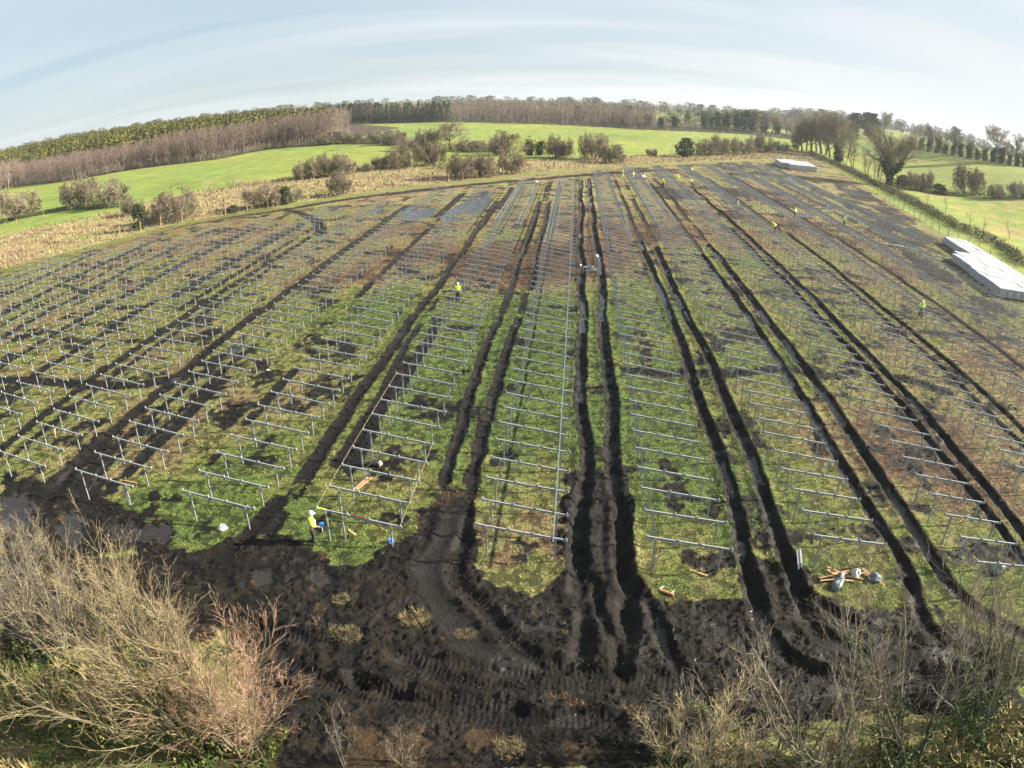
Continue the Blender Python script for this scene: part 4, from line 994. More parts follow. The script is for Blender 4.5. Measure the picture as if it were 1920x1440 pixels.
EL = [tuple(p) for p in WOOD_EDGE]
band = EL + [(-112, 330), (-150, 305), (-175, 292), (-210, 282), (-262, 300), (-420, 330), (-420, 290), (-330, 262)]
x, y = scatter(band, 2.9, rw)
plant_mass('birch_wood', 'pinkish bare birch wood along the left pasture', 'woodland', birch, x, y, np.interp(x, [-260, -190, -130], [8, 9.5, 12.5]) * (.72 + .3 * fbm(x / 14, y / 14, 78, 3) + .3 * rw.random(len(x))), rw, 1.15)
e = on_line(EL + [(-98, 300)], 1.5); e = e + rw.normal(0, 1.2, e.shape)
plant_mass('undergrowth', 'brown scrub along the front of the birch wood', 'undergrowth', scrub, e[:, 0], e[:, 1] + 1.5, 1.8 + 2.8 * rw.random(len(e)), rw, 1.0)
conp = [(-112, 330), (-150, 305), (-175, 292), (-210, 282), (-262, 300), (-420, 330), (-560, 420), (-560, 640), (-300, 640), (-150, 420)]
x, y = scatter(conp, 5.2, rw)
k = fbm(x / 60, y / 60, 5, 3) > .30
plant_mass('conifer_plantation', 'yellow-green conifer plantation behind the birch wood', 'woodland', conY, x[k], y[k], 11.5 + 4 * rw.random(k.sum()), rw, 1.15)
x, y = scatter([(-112, 332), (-170, 325), (-215, 420), (-250, 600), (-190, 560), (-140, 440)], 4.2, rw)
plant_mass('birch_wood', 'pinkish birches behind the end of the conifer plantation', 'woodland', birch_lo, x, y, 11 + 3 * rw.random(len(x)), rw, 1.0)
W2 = [tuple(p) for p in WOOD2_EDGE]
x, y = scatter(W2[:6] + [(60, 520), (-20, 560), (-120, 590), (-250, 700)], 3.6, rw)
plant_mass('birch_wood', 'long pinkish birch wood at the far edge of the big pasture', 'woodland', birch_lo, x, y, (10 + 5 * fbm(x / 18, y / 18, 77, 3)) * (.75 + .45 * rw.random(len(x))), rw, 1.15)
e = on_line(W2[1:4], 2.2) + rw.normal(0, 1.5, (len(on_line(W2[1:4], 2.2)), 2)); e = e[e[:, 0] < -85]
x2, y2 = scatter([(-225, 612), (-140, 491), (-85, 482), (-85, 500), (-130, 520), (-215, 640)], 4., rw)
plant_mass('conifer_edge', 'dark conifers at the left end of the far birch wood', 'woodland', conD, x2, y2, 9 + 6 * rw.random(len(x2)), rw, 1.1)
# distant countryside: belts of trees
for nmb, lab, poly, st, h0, h1, pr in (
        ('distant_woods', 'hazy belt of mixed trees on the skyline beyond the birch wood', [(-700, 560), (-560, 760), (-330, 860), (-60, 900), (160, 860), (330, 760), (470, 820), (620, 980), (420, 1150), (0, 1180), (-420, 1080), (-900, 860), (-900, 640)], 11., 4, 13, rndT + scrub + birch_lo[:2] + rndD[:2]),
        ('distant_woods', 'hedges and dark trees far behind the ivy-clad row', [(70, 560), (150, 570), (250, 600), (300, 690), (160, 700), (60, 660)], 11., 5, 8, rndD + scrub + birch_lo[:2]),
        ('distant_woods', 'dark tree belt on the skyline right of the tall clump', [(300, 330), (330, 480), (300, 640), (420, 720), (620, 560), (620, 300), (420, 260), (330, 290)], 13., 4, 9, rndD + scrub + rndT)):
    x, y = scatter(poly, st, rw)
    k = fbm(x / 45, y / 45, 15, 3) > (.44 if st > 9 else .35)
    plant_mass(nmb, lab, 'woodland', pr, x[k], y[k], h0 + h1 * rw.random(k.sum()) ** 1.6, rw, 1.15)
x, y = scatter([(-262, 225), (-232, 226), (-225, 238), (-262, 255), (-420, 290), (-420, 250)], 3.2, rw)
plant_mass('birch_wood', 'brown bare trees at the left end of the birch wood', 'woodland', birch, x, y, 10 + 4 * rw.random(len(x)), rw, 1.1)
# rough meadow stalks (dead grass standing between the fence and the pasture)
mp_ = [p for p in MEADOW]
n = 130000
xx = -150 + 262 * rng.random(n); yy = 30 + 310 * rng.random(n)
kk = inside((xx, yy), MEADOW); xx = xx[kk]; yy = yy[kk]
P = np.stack([xx, yy, gz(xx, yy)], 1)
cm = ramp((fbm(xx / 7, yy / 3, 61, 3) - .5) * 3.0 + rng.normal(0, .3, len(xx)), [(-1, (.19, .13, .08)), (-.3, (.28, .22, .125)), (.3, (.26, .225, .11)), (1.1, (.19, .195, .07))])
V, T, cc = leaf_clumps(P, .25 + .45 * rng.random(len(P)) ** 2, cm, 4, .6, .15)
tag(obj('dead_grass', mesh('dead_grass', V, None, T, cc), M_GRASS), 'tall straw coloured dead grass in the meadow beyond the fence', 'grass', kind='stuff')

# ------------------------------------------------------------------ steel mounting frames in rows
def view_px(P):
    P = np.atleast_2d(np.asarray(P, float)) - np.array([0, 0, 20.])
    R_ = np.array([tuple(CAM_R), tuple(-CAM_U), tuple(CAM_F)])
    c = P @ R_.T
    th = np.arctan2(np.hypot(c[:, 0], c[:, 1]), c[:, 2]); r = 1348.4 * (th - .028 * th ** 3)
    n = np.hypot(c[:, 0], c[:, 1]) + 1e-9
    return np.stack([960 + r * c[:, 0] / n, 720 + r * c[:, 1] / n], 1)

def cprof(wd, ht, t=.012):
    a, b_ = wd / 2, ht / 2
    return [(-a, -b_), (a, -b_), (a, -b_ + t), (-a + t, -b_ + t), (-a + t, b_ - t), (a, b_ - t), (a, b_), (-a, b_)]
def rprof(wd, ht):
    a, b_ = wd / 2, ht / 2
    return [(-a, -b_), (a, -b_), (a, b_), (-a, b_)]
BL = 4.12; ZL = 1.80; ZR = 1.13
def bz(f): return ZL + (ZR - ZL) * f
def frame_pieces(prof=cprof):
    ps = []
    def one(n, p, q, wd, ht, up=(0, 0, 1)):
        m_ = MB(); m_.beam(p, q, prof(wd, ht), up); ps.append((n, m_))
    one('beam', (0, 0, ZL), (BL, 0, ZR), .055, .095)
    for f in (.115, .87):
        one('post', (f * BL, -.062, -.35), (f * BL, -.062, bz(f) + .03), .078, .05, (0, 1, 0))
    one('brace', (.135 * BL, .045, .48), (.385 * BL, .045, bz(.385) - .04), .04, .03, (0, 1, 0))
    for f in (.37, .625, .012, .985):
        m_ = MB(); z = bz(f)
        m_.box(f * BL - .022, f * BL + .022, -.045, .045, z + .05, z + .13); m_.box(f * BL - .03, f * BL + .03, -.05, -.038, z - .05, z + .06)
        ps.append(('bracket', m_))
    return ps
ROWS = [('left', 1, -3.93, 26.2, 155), ('left', 2, -11.5, 26.5, 152), ('left', 3, -19.1, 26.85, 142), ('left', 4, -26.95, 27.5, 139), ('left', 5, -34.45, 28.4, 124), ('left', 6, -42.1, 28.4, 117),
        ('left', 7, -49.7, 28.4, 108), ('left', 8, -57.1, 28.4, 104), ('left', 9, -64.4, 40, 97), ('left', 10, -71.5, 50, 90), ('left', 11, -77.6, 60, 85),
        ('right', 1, 3.65, 25.9, 174), ('right', 2, 11.5, 26.1, 187), ('right', 3, 19.5, 23.55, 192), ('right', 4, 27.35, 24.5, 200), ('right', 5, 35.2, 26, 208), ('right', 6, 43.1, 40, 209),
        ('right', 7, 50.7, 50, 222), ('right', 8, 57.0, 110, 224)]
STEP = 2.06
allf = []
for side, k, x0, y0, y1 in ROWS:
    n = int((y1 - y0) / STEP)
    ys = y0 + STEP * np.arange(n)
    c = view_px(np.column_stack([np.full(n, x0 + 2), ys, np.full(n, 1.0)]))
    l = view_px(np.column_stack([np.full(n, x0 + (4.1 if side == 'left' else 0)), ys, np.full(n, 1.4)]))
    vis = ((c[:, 0] > -40) & (c[:, 0] < 1960) | (l[:, 0] > 0) & (l[:, 0] < 1920)) & (c[:, 1] > 0) & (c[:, 1] < 1480)
    for i in np.where(vis)[0]:
        allf.append((math.hypot(x0 + 2, ys[i]), side, k, x0, float(ys[i]), int(i)))
allf.sort()
firsti = {}
for d, side, k, x0, y, i in allf: firsti[(side, k)] = min(firsti.get((side, k), 999), i)
proto = None
far = MB()
fp = frame_pieces(rprof)[:4]
for j, (d, side, k, x0, y, i) in enumerate(allf):
    jx, jz, ja = rng.normal(0, .035), rng.normal(0, .02), rng.normal(0, .006)
    z0 = float(hgt(x0, y))
    if j < 300:
        lab = 'steel frame, %s from the near end, %s row %s of the middle ruts' % (nth(i - firsti[(side, k)] + 1), nth(k), side)
        if proto is None:
            proto = thing('mounting_frame', lab, 'frame', (x0 + jx, y, z0 + jz), ja, 'galvanised mounting frames in rows')
            for nme, m_ in frame_pieces(): m_.build(nme, M_STEEL, proto)
        else:
            o = dup(proto, (x0 + jx, y, z0 + jz), ja, lab)
            o.rotation_euler = (rng.normal(0, .006), rng.normal(0, .005), ja)
    else:
        for nme, m_ in fp:
            far.add(np.vstack(m_.V) + np.array([x0 + jx, y, z0 + jz]), np.vstack(m_.Q), None)
far.build('mounting_frames', M_STEEL)
tag(bpy.data.objects['mounting_frames'], 'the many galvanised frames standing farther off in the rows', 'frames', kind='stuff', group=None)

# rails already bolted along the far parts of some rows
RAILS = {('left', 1): (88, (.08, .2, .36), 0), ('left', 2): (100, (.06, .18, .80, .93), 0), ('right', 1): (92, (.06, .17, .83, .94), 0), ('right', 2): (112, (.06, .3, .7, .94), 0), ('right', 3): (122, (.06, .3, .7, .94), 0),
         ('right', 4): (132, (.06, .3, .7, .94), 0), ('right', 5): (96, (.06, .3, .7, .94), 0), ('right', 6): (86, (.06, .3, .7, .94), 0), ('right', 7): (100, (.06, .3, .7, .94), 0), ('right', 8): (111, (.06, .3, .7, .94), 0)}
for side, k, x0, y0, y1 in ROWS:
    if (side, k) not in RAILS: continue
    ys, fr, _ = RAILS[(side, k)]
    items = [(f, ys) for f in fr] + ([(.855, 26.1)] if (side, k) == ('left', 1) else [])
    for q, (f, a) in enumerate(items):
        m_ = MB(); z = bz(f) + .10
        yy = np.linspace(a - .3, y1 + .2, 2 + int((y1 - a) / 6))
        xx = np.full_like(yy, x0 + f * BL)
        for u_, v_, p_, q_ in zip(yy[:-1], yy[1:], xx[:-1], xx[1:]):
            m_.beam((p_, u_, float(hgt(p_, u_)) + z), (q_, v_, float(hgt(q_, v_)) + z), rprof(.05, .065))
        o = m_.build('rail', M_STEEL2)
        if (side, k, q) == ('left', 1, len(items) - 1): lab = 'single long rail reaching the near end of the first row left of middle ruts'
        else: lab = 'long steel rail, %s from left on %s row %s of the middle ruts' % (nth(q + 1), nth(k), side)
        tag(o, lab, 'rail', 'rails bolted along the far parts of the rows')

# ------------------------------------------------------------------ fences
def fence(pts, step, hh, label, tilt=.02):
    p = on_line(pts, step)
    z = gz(p[:, 0], p[:, 1])
    t_ = thing('fence', label, 'fence', (float(p[0, 0]), float(p[0, 1]), float(z[0])))
    o0 = np.array([p[0, 0], p[0, 1], z[0]])
    for i in range(len(p)):
        h = hh * (.93 + .14 * rng.random())
        m_ = MB(); b0 = np.array([p[i, 0], p[i, 1], z[i]]) - o0
        tp = b0 + np.array([rng.normal(0, tilt), rng.normal(0, tilt), 1]) * h
        r_ = .075 + .015 * rng.random()
        m_.tube([b0 - [0, 0, .3], b0 * .5 + tp * .5, tp, tp + [0, 0, .03]], [r_, r_, r_ * .95, r_ * .3], 7)
        m_.build('post', M_POST, t_)
    for zz in (.35, .8, 1.25):
        m_ = MB()
        m_.tube([(p[i, 0] - o0[0], p[i, 1] - o0[1], z[i] - o0[2] + zz * hh / 1.6) for i in range(len(p))], .007, 3)
        m_.build('wire', M_WIRE, t_)
    return t_
fence(FENCE_A, 4.3, 2.1, 'timber post and wire fence between the site and the straw meadow')
fence(FENCE_B, 4.6, 1.7, 'timber post and wire fence beside the ditch hedge right of the site')
fence([(-131, 131), (-117, 140), (-104, 140), (-96, 150)], 7.5, 1.5, 'old post fence in front of bushes beyond the small green field')

# ------------------------------------------------------------------ white wrapped pallets
def pallet_thing(name, label, loc, rz, sx, sy, sz, detail):
    m_ = MB()
    b_ = .05
    V = []
    for x in (0, sx):
        for y in (0, sy):
            pass
    # carton with softened edges under the wrap
    z0 = .14
    ring = [(b_, 0), (sx - b_, 0), (sx, b_), (sx, sy - b_), (sx - b_, sy), (b_, sy), (0, sy - b_), (0, b_)]
    V = [(x, y, z0) for x, y in ring] + [(x, y, sz - b_) for x, y in ring] + [(sx / 2 + (x - sx / 2) * .965, sy / 2 + (y - sy / 2) * .965, sz + rng.normal(0, .008)) for x, y in ring]
    Qq = [(i, (i + 1) % 8, 8 + (i + 1) % 8, 8 + i) for i in range(8)] + [(8 + i, 8 + (i + 1) % 8, 16 + (i + 1) % 8, 16 + i) for i in range(8)]
    V.append((sx / 2, sy / 2, sz + .012))
    m_.add(V, Qq, [(16 + i, 16 + (i + 1) % 8, 24) for i in range(8)])
    t_ = thing(name, label, 'pallet', loc, rz, None)
    m_.build('wrapped_carton', M_WRAP, t_)
    p_ = MB()
    for y in (.05, sy / 2 - .05, sy - .15): p_.box(.02, sx - .02, y, y + .1, 0, .10)
    for x in np.linspace(.02, sx - .14, 6): p_.box(x, x + .12, .02, sy - .02, .102, .135)
    p_.build('pallet_base', M_WOOD, t_)
    return t_
RZ = -math.atan2(.14, .99)
cR, sR = math.cos(RZ), math.sin(RZ)
P0 = None
PU, PV = 1.24, 2.34
for j in range(16):
    for i in range(8):
        if j >= 10 and i < 4: continue
        if j >= 4 and i == 0 and j < 10 and j > 8: continue
        lx, ly = i * PU + (-.55 if j < 5 and False else 0) + rng.normal(0, .02), j * PV + rng.normal(0, .03)
        if j >= 5 and i < 4: lx += .45
        wx_, wy_ = 57.1 + lx * cR - ly * sR, 81.2 + lx * sR + ly * cR
        lab = 'white wrapped pallet, %s from the near end, %s from left in the long stack' % (nth(j + 1), nth(i + 1 - (j == 9) if j < 10 else i - 3))
        if P0 is None:
            P0 = pallet_thing('wrapped_pallet', lab, (wx_, wy_, 0), RZ, 1.21, 2.28, 1.32, True); P0['group'] = 'white pallets in the long stack'
        else:
            o = dup(P0, (wx_, wy_, rng.normal(0, .026)), RZ + rng.normal(0, .008), lab, 'white pallets in the long stack')
    # paper labels on the near ends
for i in (1, 2, 3):
    for o in bpy.data.objects:
        if o.get('label', '').startswith('white wrapped pallet, first from the near end, %s from' % nth(i + 1)):
            m_ = MB(); m_.box(.35, .8, -.008, -.002, .55, .95); m_.build('paper_label', M_WHITE, o)
Q0 = None
for j in range(9):
    for i in range(5):
        if j == 8 and i in (0, 3, 4): continue
        if j < 2 and i == 0: continue
        lx, ly = i * 2.5, j * 2.42
        a_ = -.12 - .1
        wx_, wy_ = 67.3 + lx * math.cos(.12) - ly * math.sin(-.14), 229 + lx * math.sin(.12) + ly * math.cos(.14)
        lab = 'white wrapped pallet, %s from the front, %s from left in the far stack' % (nth(j + 1), nth(i + 1))
        if Q0 is None:
            Q0 = pallet_thing('wrapped_pallet', lab, (wx_, wy_, 0), .0, 2.42, 2.34, 1.9, False); Q0['group'] = 'white pallets in the far stack'
        else:
            dup(Q0, (wx_, wy_, rng.normal(0, .03)), rng.normal(0, .006), lab, 'white pallets in the far stack')

# ------------------------------------------------------------------ people in hi-vis clothing
def skin_mesh(name, chains, sub=2):
    """chains: list of lists of (point, radius) sharing first points by name; returns a baked mesh"""
    vs, es, rs, key = [], [], [], {}
    for ch in chains:
        prev = None
        for (nm_, p, r_) in ch:
            if nm_ in key: i = key[nm_]
            else:
                i = len(vs); key[nm_] = i; vs.append(p); rs.append(r_)
            if prev is not None and prev != i: es.append((prev, i))
            prev = i
    me = bpy.data.meshes.new(name); me.from_pydata([tuple(v) for v in vs], es, [])
    o = bpy.data.objects.new(name, me); COL.objects.link(o)
    md = o.modifiers.new('skin', 'SKIN')
    if not me.skin_vertices:
        raise RuntimeError('no skin layer')
    for i, r_ in enumerate(rs):
        me.skin_vertices[0].data[i].radius = (r_, r_) if not isinstance(r_, tuple) else r_
    # islands need a root each
    seen = set(); adj = {}
    for a_, b_ in es: adj.setdefault(a_, []).append(b_); adj.setdefault(b_, []).append(a_)
    for i in range(len(vs)):
        me.skin_vertices[0].data[i].use_root = False
    for i in range(len(vs)):
        if i in seen: continue
        me.skin_vertices[0].data[i].use_root = True
        st = [i]
        while st:
            c_ = st.pop()
            if c_ in seen: continue
            seen.add(c_); st += adj.get(c_, [])
    md.use_smooth_shade = True
    s_ = o.modifiers.new('sub', 'SUBSURF'); s_.levels = sub; s_.render_levels = sub
    dg = bpy.context.evaluated_depsgraph_get()
    m2 = bpy.data.meshes.new_from_object(o.evaluated_get(dg))
    bpy.data.objects.remove(o); bpy.data.meshes.remove(me)
    m2.name = name
    return m2

def rotx(p, a, c):
    y, z = p[1] - c[1], p[2] - c[2]
    return np.array([p[0], c[1] + y * math.cos(a) - z * math.sin(a), c[2] + y * math.sin(a) + z * math.cos(a)])

def pose_joints(pose):
    A = np.array
    J = dict(pel=A((0, 0, .95)), wst=A((0, 0, 1.10)), chs=A((0, .0, 1.31)), nck=A((0, .01, 1.47)), nk2=A((0, .02, 1.53)), hd=A((0, .045, 1.62)), top=A((0, .03, 1.71)))
    for s, n in ((-1, 'l'), (1, 'r')):
        J['hip' + n] = A((s * .10, 0, .90)); J['kne' + n] = A((s * .115, .03, .50)); J['ank' + n] = A((s * .12, -.02, .09)); J['toe' + n] = A((s * .14, .15, .045))
        J['sho' + n] = A((s * .195, 0, 1.42)); J['elb' + n] = A((s * .255, -.03, 1.14)); J['wri' + n] = A((s * .235, .10, .92)); J['hnd' + n] = A((s * .225, .135, .85))
    if pose == 'hold':
        J['elbr'] = A((.25, .04, 1.14)); J['wrir'] = A((.17, .26, 1.03)); J['hndr'] = A((.15, .33, .99))
        J['hd'] += A((.0, .03, -.015)); J['top'] += A((0, .05, -.03))
    if pose == 'walk':
        J['knel'] = A((-.11, .20, .53)); J['ankl'] = A((-.11, .20, .10)); J['toel'] = A((-.12, .37, .06))
        J['kner'] = A((.11, -.02, .50)); J['ankr'] = A((.11, -.24, .13)); J['toer'] = A((.12, -.09, .05))
        J['elbl'] = A((-.25, -.12, 1.16)); J['wril'] = A((-.23, -.06, .93)); J['hndl'] = A((-.22, -.03, .86))
        J['elbr'] = A((.25, .10, 1.16)); J['wrir'] = A((.22, .28, 1.02)); J['hndr'] = A((.2, .35, .99))
    if pose == 'reach':
        for s, n in ((-1, 'l'), (1, 'r')):
            J['elb' + n] = A((s * .25, .18, 1.22)); J['wri' + n] = A((s * .17, .40, 1.30)); J['hnd' + n] = A((s * .15, .47, 1.31))
    if pose == 'bend':
        for k_ in ('wst', 'chs', 'nck', 'nk2', 'hd', 'top', 'shol', 'shor'):
            J[k_] = rotx(J[k_], -.85, J['pel'])
        for s, n in ((-1, 'l'), (1, 'r')):
            J['elb' + n] = J['sho' + n] + A((s * .05, .04, -.27)); J['wri' + n] = J['elb' + n] + A((-s * .03, .14, -.20)); J['hnd' + n] = J['wri' + n] + A((0, .05, -.06))
            J['kne' + n][1] += .06
    return J

def fingers(J, n):
    s = -1 if n == 'l' else 1
    w_, h_ = J['wri' + n], J['hnd' + n]
    d = unit(h_ - w_); side = unit(np.cross(d, np.array([1., 0, 0]))) * 1.0
    inn = unit(np.cross(side, d))
    ch = []
    palm = w_ + d * .085
    for q, (off, ln) in enumerate(((-.03, .065), (-.01, .078), (.01, .072), (.03, .055))):
        a_ = palm + side * off; b_ = a_ + d * ln * .55 + inn * .008; c_ = b_ + d * ln * .35 + inn * .028
        ch.append([('f%s%d0' % (n, q), a_ - d * .02, .011), ('f%s%d1' % (n, q), b_, .0095), ('f%s%d2' % (n, q), c_, .008)])
    a_ = w_ + d * .035 + side * -.035
    ch.append([('t%s0' % n, a_, .013), ('t%s1' % n, a_ + d * .03 - side * .03 + inn * .01, .011), ('t%s2' % n, a_ + d * .06 - side * .035 + inn * .025, .009)])
    return ch

_body = {}
def body_meshes(pose):
    if pose in _body: return _body[pose]
    J = pose_joints(pose)
    P = lambda k_, r_: (k_, J[k_], r_)
    mid = lambda a_, b_, t_, r_: (a_ + b_ + str(t_), J[a_] * (1 - t_) + J[b_] * t_, r_)
    ch = [[P('pel', .125), P('wst', .115), P('chs', .135), P('nck', .075), P('nk2', .055), P('hd', (.078, .095)), P('top', .062)]]
    for n in 'lr':
        ch.append([P('pel', .12), P('hip' + n, .085), mid('hip' + n, 'kne' + n, .5, .068), P('kne' + n, .050), mid('kne' + n, 'ank' + n, .35, .050), P('ank' + n, .035), P('toe' + n, .035)])
        ch.append([P('chs', .13), P('sho' + n, .062), mid('sho' + n, 'elb' + n, .5, .05), P('elb' + n, .04), P('wri' + n, .027), ('palm' + n, J['wri' + n] + unit(J['hnd' + n] - J['wri' + n]) * .075, (.022, .038))])
        ch += fingers(J, n)
    hd = J['hd']; fw = unit(np.cross(np.array([1., 0, 0]), -(J['top'] - J['nk2']))) ; fw = fw if fw[1] > 0 else -fw
    ch.append([('ns0', hd + fw * .075, .016), ('ns1', hd + fw * .105 - np.array([0, 0, .012]), .012)])
    for s in (-1, 1): ch.append([('er%d' % s, hd + np.array([s * .075, -.005, .0]), .02), ('er2%d' % s, hd + np.array([s * .088, -.012, .02]), .014)])
    body = skin_mesh('body', ch, 2)
    jk = [[('pel', J['pel'] * .75 + J['wst'] * .25 + np.array([0, 0, -.06]), .188), P('wst', .178), P('chs', .19), P('nck', .085)]]
    for n in 'lr':
        jk.append([P('chs', .18), P('sho' + n, .10), mid('sho' + n, 'elb' + n, .5, .086), P('elb' + n, .074), mid('elb' + n, 'wri' + n, .85, .056)])
    jacket = skin_mesh('jacket', jk, 2)
    tk = [[('w0', J['pel'] * .7 + J['wst'] * .3, .125), P('pel', .14)]]
    for n in 'lr':
        tk.append([P('pel', .14), P('hip' + n, .125), mid('hip' + n, 'kne' + n, .5, .108), P('kne' + n, .092), mid('kne' + n, 'ank' + n, .5, .088), mid('kne' + n, 'ank' + n, .9, .082)])
    trous = skin_mesh('trousers', tk, 2)
    boots = []
    for n in 'lr':
        a_, t_ = J['ank' + n], J['toe' + n]
        boots.append(skin_mesh('boot', [[('a', a_ + np.array([0, 0, .13]), .06), ('b', a_ + np.array([0, 0, .02]), .062), ('h', a_ + np.array([0, -.02, -.025]), .06), ('t', t_ + np.array([0, 0, .012]), (.05, .045))]], 1))
    # helmet: dome with a peak
    m_ = MB(); c_ = hd + np.array([0, -.01, .035]); n_ = 16
    rings = []
    for q, (rr_, zz) in enumerate(((.132, -.02), (.122, .0), (.118, .04), (.10, .085), (.06, .115), (.012, .125))):
        rings.append([(c_[0] + rr_ * .9 * math.cos(2 * math.pi * i / n_), c_[1] + rr_ * 1.12 * math.sin(2 * math.pi * i / n_) + (.045 if q == 0 and math.sin(2 * math.pi * i / n_) > .5 else 0), c_[2] + zz) for i in range(n_)])
    V = sum(rings, []); Qq = [(q * n_ + i, q * n_ + (i + 1) % n_, (q + 1) * n_ + (i + 1) % n_, (q + 1) * n_ + i) for q in range(5) for i in range(n_)]
    m_.add(V, Qq, [(5 * n_, 5 * n_ + i, 5 * n_ + i + 1) for i in range(1, n_ - 1)])
    helm = m_.mesh('helmet', True)
    bands = []
    for (a_, b_, t_, rr_) in (('pel', 'wst', .75, .19), ('wst', 'chs', .55, .2)):
        c_ = J[a_] * (1 - t_) + J[b_] * t_; ax = unit(J['chs'] - J['wst']); sx_ = np.array([1., 0, 0]); sy_ = np.cross(ax, sx_)
        m_ = MB(); m_.tube([c_ + rr_ * (math.cos(th) * sx_ + math.sin(th) * sy_) for th in np.linspace(0, 2 * math.pi, 19)], .022, 5); bands.append(m_.mesh('reflective_band', True))
    eyes = []
    for s in (-1, 1):
        m_ = MB(); e_ = hd + fw * .084 + np.array([s * .032, 0, .012]); m_.tube([e_ - fw * .006, e_ + fw * .003, e_ + fw * .008], [.010, .009, .002], 6); eyes.append(m_.mesh('eye', True))
    _body[pose] = (body, jacket, trous, boots, helm, bands, eyes)
    return _body[pose]

def person(label, loc, rz, pose, vest, helm, scale=1.0, tcol=None):
    b_, j_, t_, bo, h_, ba, ey = body_meshes(pose)
    scale = scale * (1.05 if loc[1] > 30 else 1)
    r_ = thing('person', label, 'person', loc, rz, 'workers in hi-vis on the site', (scale,) * 3)
    def put(n, me, mt):
        o = bpy.data.objects.new(n, me); COL.objects.link(o); o.parent = r_
        if not me.materials: me.materials.append(mt)
        o.material_slots[0].link = 'OBJECT'; o.material_slots[0].material = mt
        return o
    put('body', b_, M_SKIN)
    jk_ = put('jacket', j_, vest)
    for m_ in ba: put('reflective_band', m_, M_REFL).parent = r_
    put('trousers', t_, tcol or M_TROUS)
    for m_ in bo: put('boot', m_, M_BOOT)
    put('helmet', h_, helm)
    for m_ in ey: put('eye', m_, M_BLACK)
    return r_
W = WORKERS
def at(i, dx=0, dy=0): return (W[i][0] + dx, W[i][1] + dy, float(gz(W[i][0] + dx, W[i][1] + dy)) - .01)
R90 = math.radians
person('worker in yellow jacket and white helmet standing at the nearest frame on the left', at(0, -.25, -.1), R90(-72), 'hold', M_VEST, M_HELM, 1.08)
person('worker in yellow jacket among frames of the second row left of middle ruts', at(1, .1, 0), R90(10), 'stand', M_VEST, M_HELM, 1.05)
person('worker in green hi-vis near the white pallets, between two right-hand rows', at(2), R90(150), 'walk', M_VESTG, M_HELMY, 1.1)
person('worker in yellow hi-vis bending in front of the right-hand rows', at(3), R90(120), 'bend', M_VESTY, M_HELMY, 1.12)
person('worker in green hi-vis just beyond the bending worker', at(4), R90(40), 'stand', M_VESTG, M_HELM, 1.05)
person('worker in green hi-vis standing farthest right among the rails', at(5), R90(-30), 'stand', M_VESTG, M_HELM, 1.05)
person('worker in pale green hi-vis left of the bending worker', at(6), R90(80), 'reach', M_VESTG, M_HELM, 1.08)
person('worker in yellow top and dark trousers standing in a muddy gap far off', at(7), R90(170), 'stand', M_VESTY, M_HELM, 1.1)
person('worker in yellow hi-vis, arms out, right of the one in dark trousers', at(8), R90(-60), 'reach', M_VESTY, M_HELM, 1.05, M_VESTG)
person('stooping worker in green hi-vis in the far muddy gap', at(9), R90(60), 'bend', M_VESTG, M_HELM, 1.1)
person('small distant worker in yellow, the farthest one, near the top of the rails', at(10), R90(20), 'stand', M_VESTY, M_HELM, 1.0)
person('worker in hi-vis at the far end, left one of two side by side', at(11), R90(-20), 'stand', M_VEST, M_HELM, 1.1, M_VESTG)
person('worker in hi-vis at the far end, right one of two side by side', at(12), R90(60), 'walk', M_VEST, M_HELM, 1.1, M_VESTG)
person('worker in yellow jacket walking alone by the far left fence', at(13), R90(-80), 'walk', M_VEST, M_HELM, 1.05)

# ------------------------------------------------------------------ things lying about
def pos(k, dz=0., dx=0., dy=0.):
    x, y = AT[k][0] + dx, AT[k][1] + dy
    return (x, y, float(gz(x, y)) + dz)
def planks(name, label, cat, loc, rz, ln, wd=.10, th=.04, mat=None, tilt=0., group=None):
    m_ = MB(); c_ = .004
    m_.beam((-ln / 2, 0, th / 2), (ln / 2, 0, th / 2), [(-wd / 2 + c_, -th / 2), (wd / 2 - c_, -th / 2), (wd / 2, -th / 2 + c_), (wd / 2, th / 2 - c_), (wd / 2 - c_, th / 2), (-wd / 2 + c_, th / 2), (-wd / 2, th / 2 - c_), (-wd / 2, -th / 2 + c_)])
    o = m_.build(name, mat or M_WOOD)
    o.location = loc; o.rotation_euler = (rng.normal(0, .04), tilt, rz)
    return tag(o, label, cat, group)

def crumple(name, label, cat, loc, rz, sx, sy, sz, mat, seed=0, n=22, group=None, sharp=.5):
    """a crumpled bag or sheet: lumpy closed skin, flat underneath"""
    th = np.linspace(0, 2 * math.pi, n, endpoint=False); ph = np.linspace(-.45 * math.pi, .5 * math.pi, n // 2)
    TH, PH = np.meshgrid(th, ph)
    x, y, z = np.cos(TH) * np.cos(PH), np.sin(TH) * np.cos(PH), np.sin(PH)
    k = 1 + sharp * (fbm(x * 2.3 + seed, y * 2.3 + z * 1.9, seed, 4) - .5) * 2 + .12 * np.abs(vnoise(x * 7 + seed, z * 7 + y * 5, seed + 3) - .5)
    V = np.stack([x * k * sx, y * k * sy, np.maximum(z * k, -.2) * sz + .18 * sz], -1).reshape(-1, 3)
    m = len(ph)
    Q_ = [(i * n + j, i * n + (j + 1) % n, (i + 1) * n + (j + 1) % n, (i + 1) * n + j) for i in range(m - 1) for j in range(n)]
    o = obj(name, mesh(name, V, Q_, None, None, True), mat); o.location = loc; o.rotation_euler = (0, 0, rz)
    return tag(o, label, cat, group)

crumple('sack', 'white sack lying on the grass left of the nearest worker', 'sack', pos('white_sack'), .4, .26, .22, .24, M_WHITE, 3)
crumple('plastic_scrap', 'tiny white scrap of plastic on olive grass far left', 'scrap', pos('white1'), .4, .14, .10, .08, M_WHITE, 4)

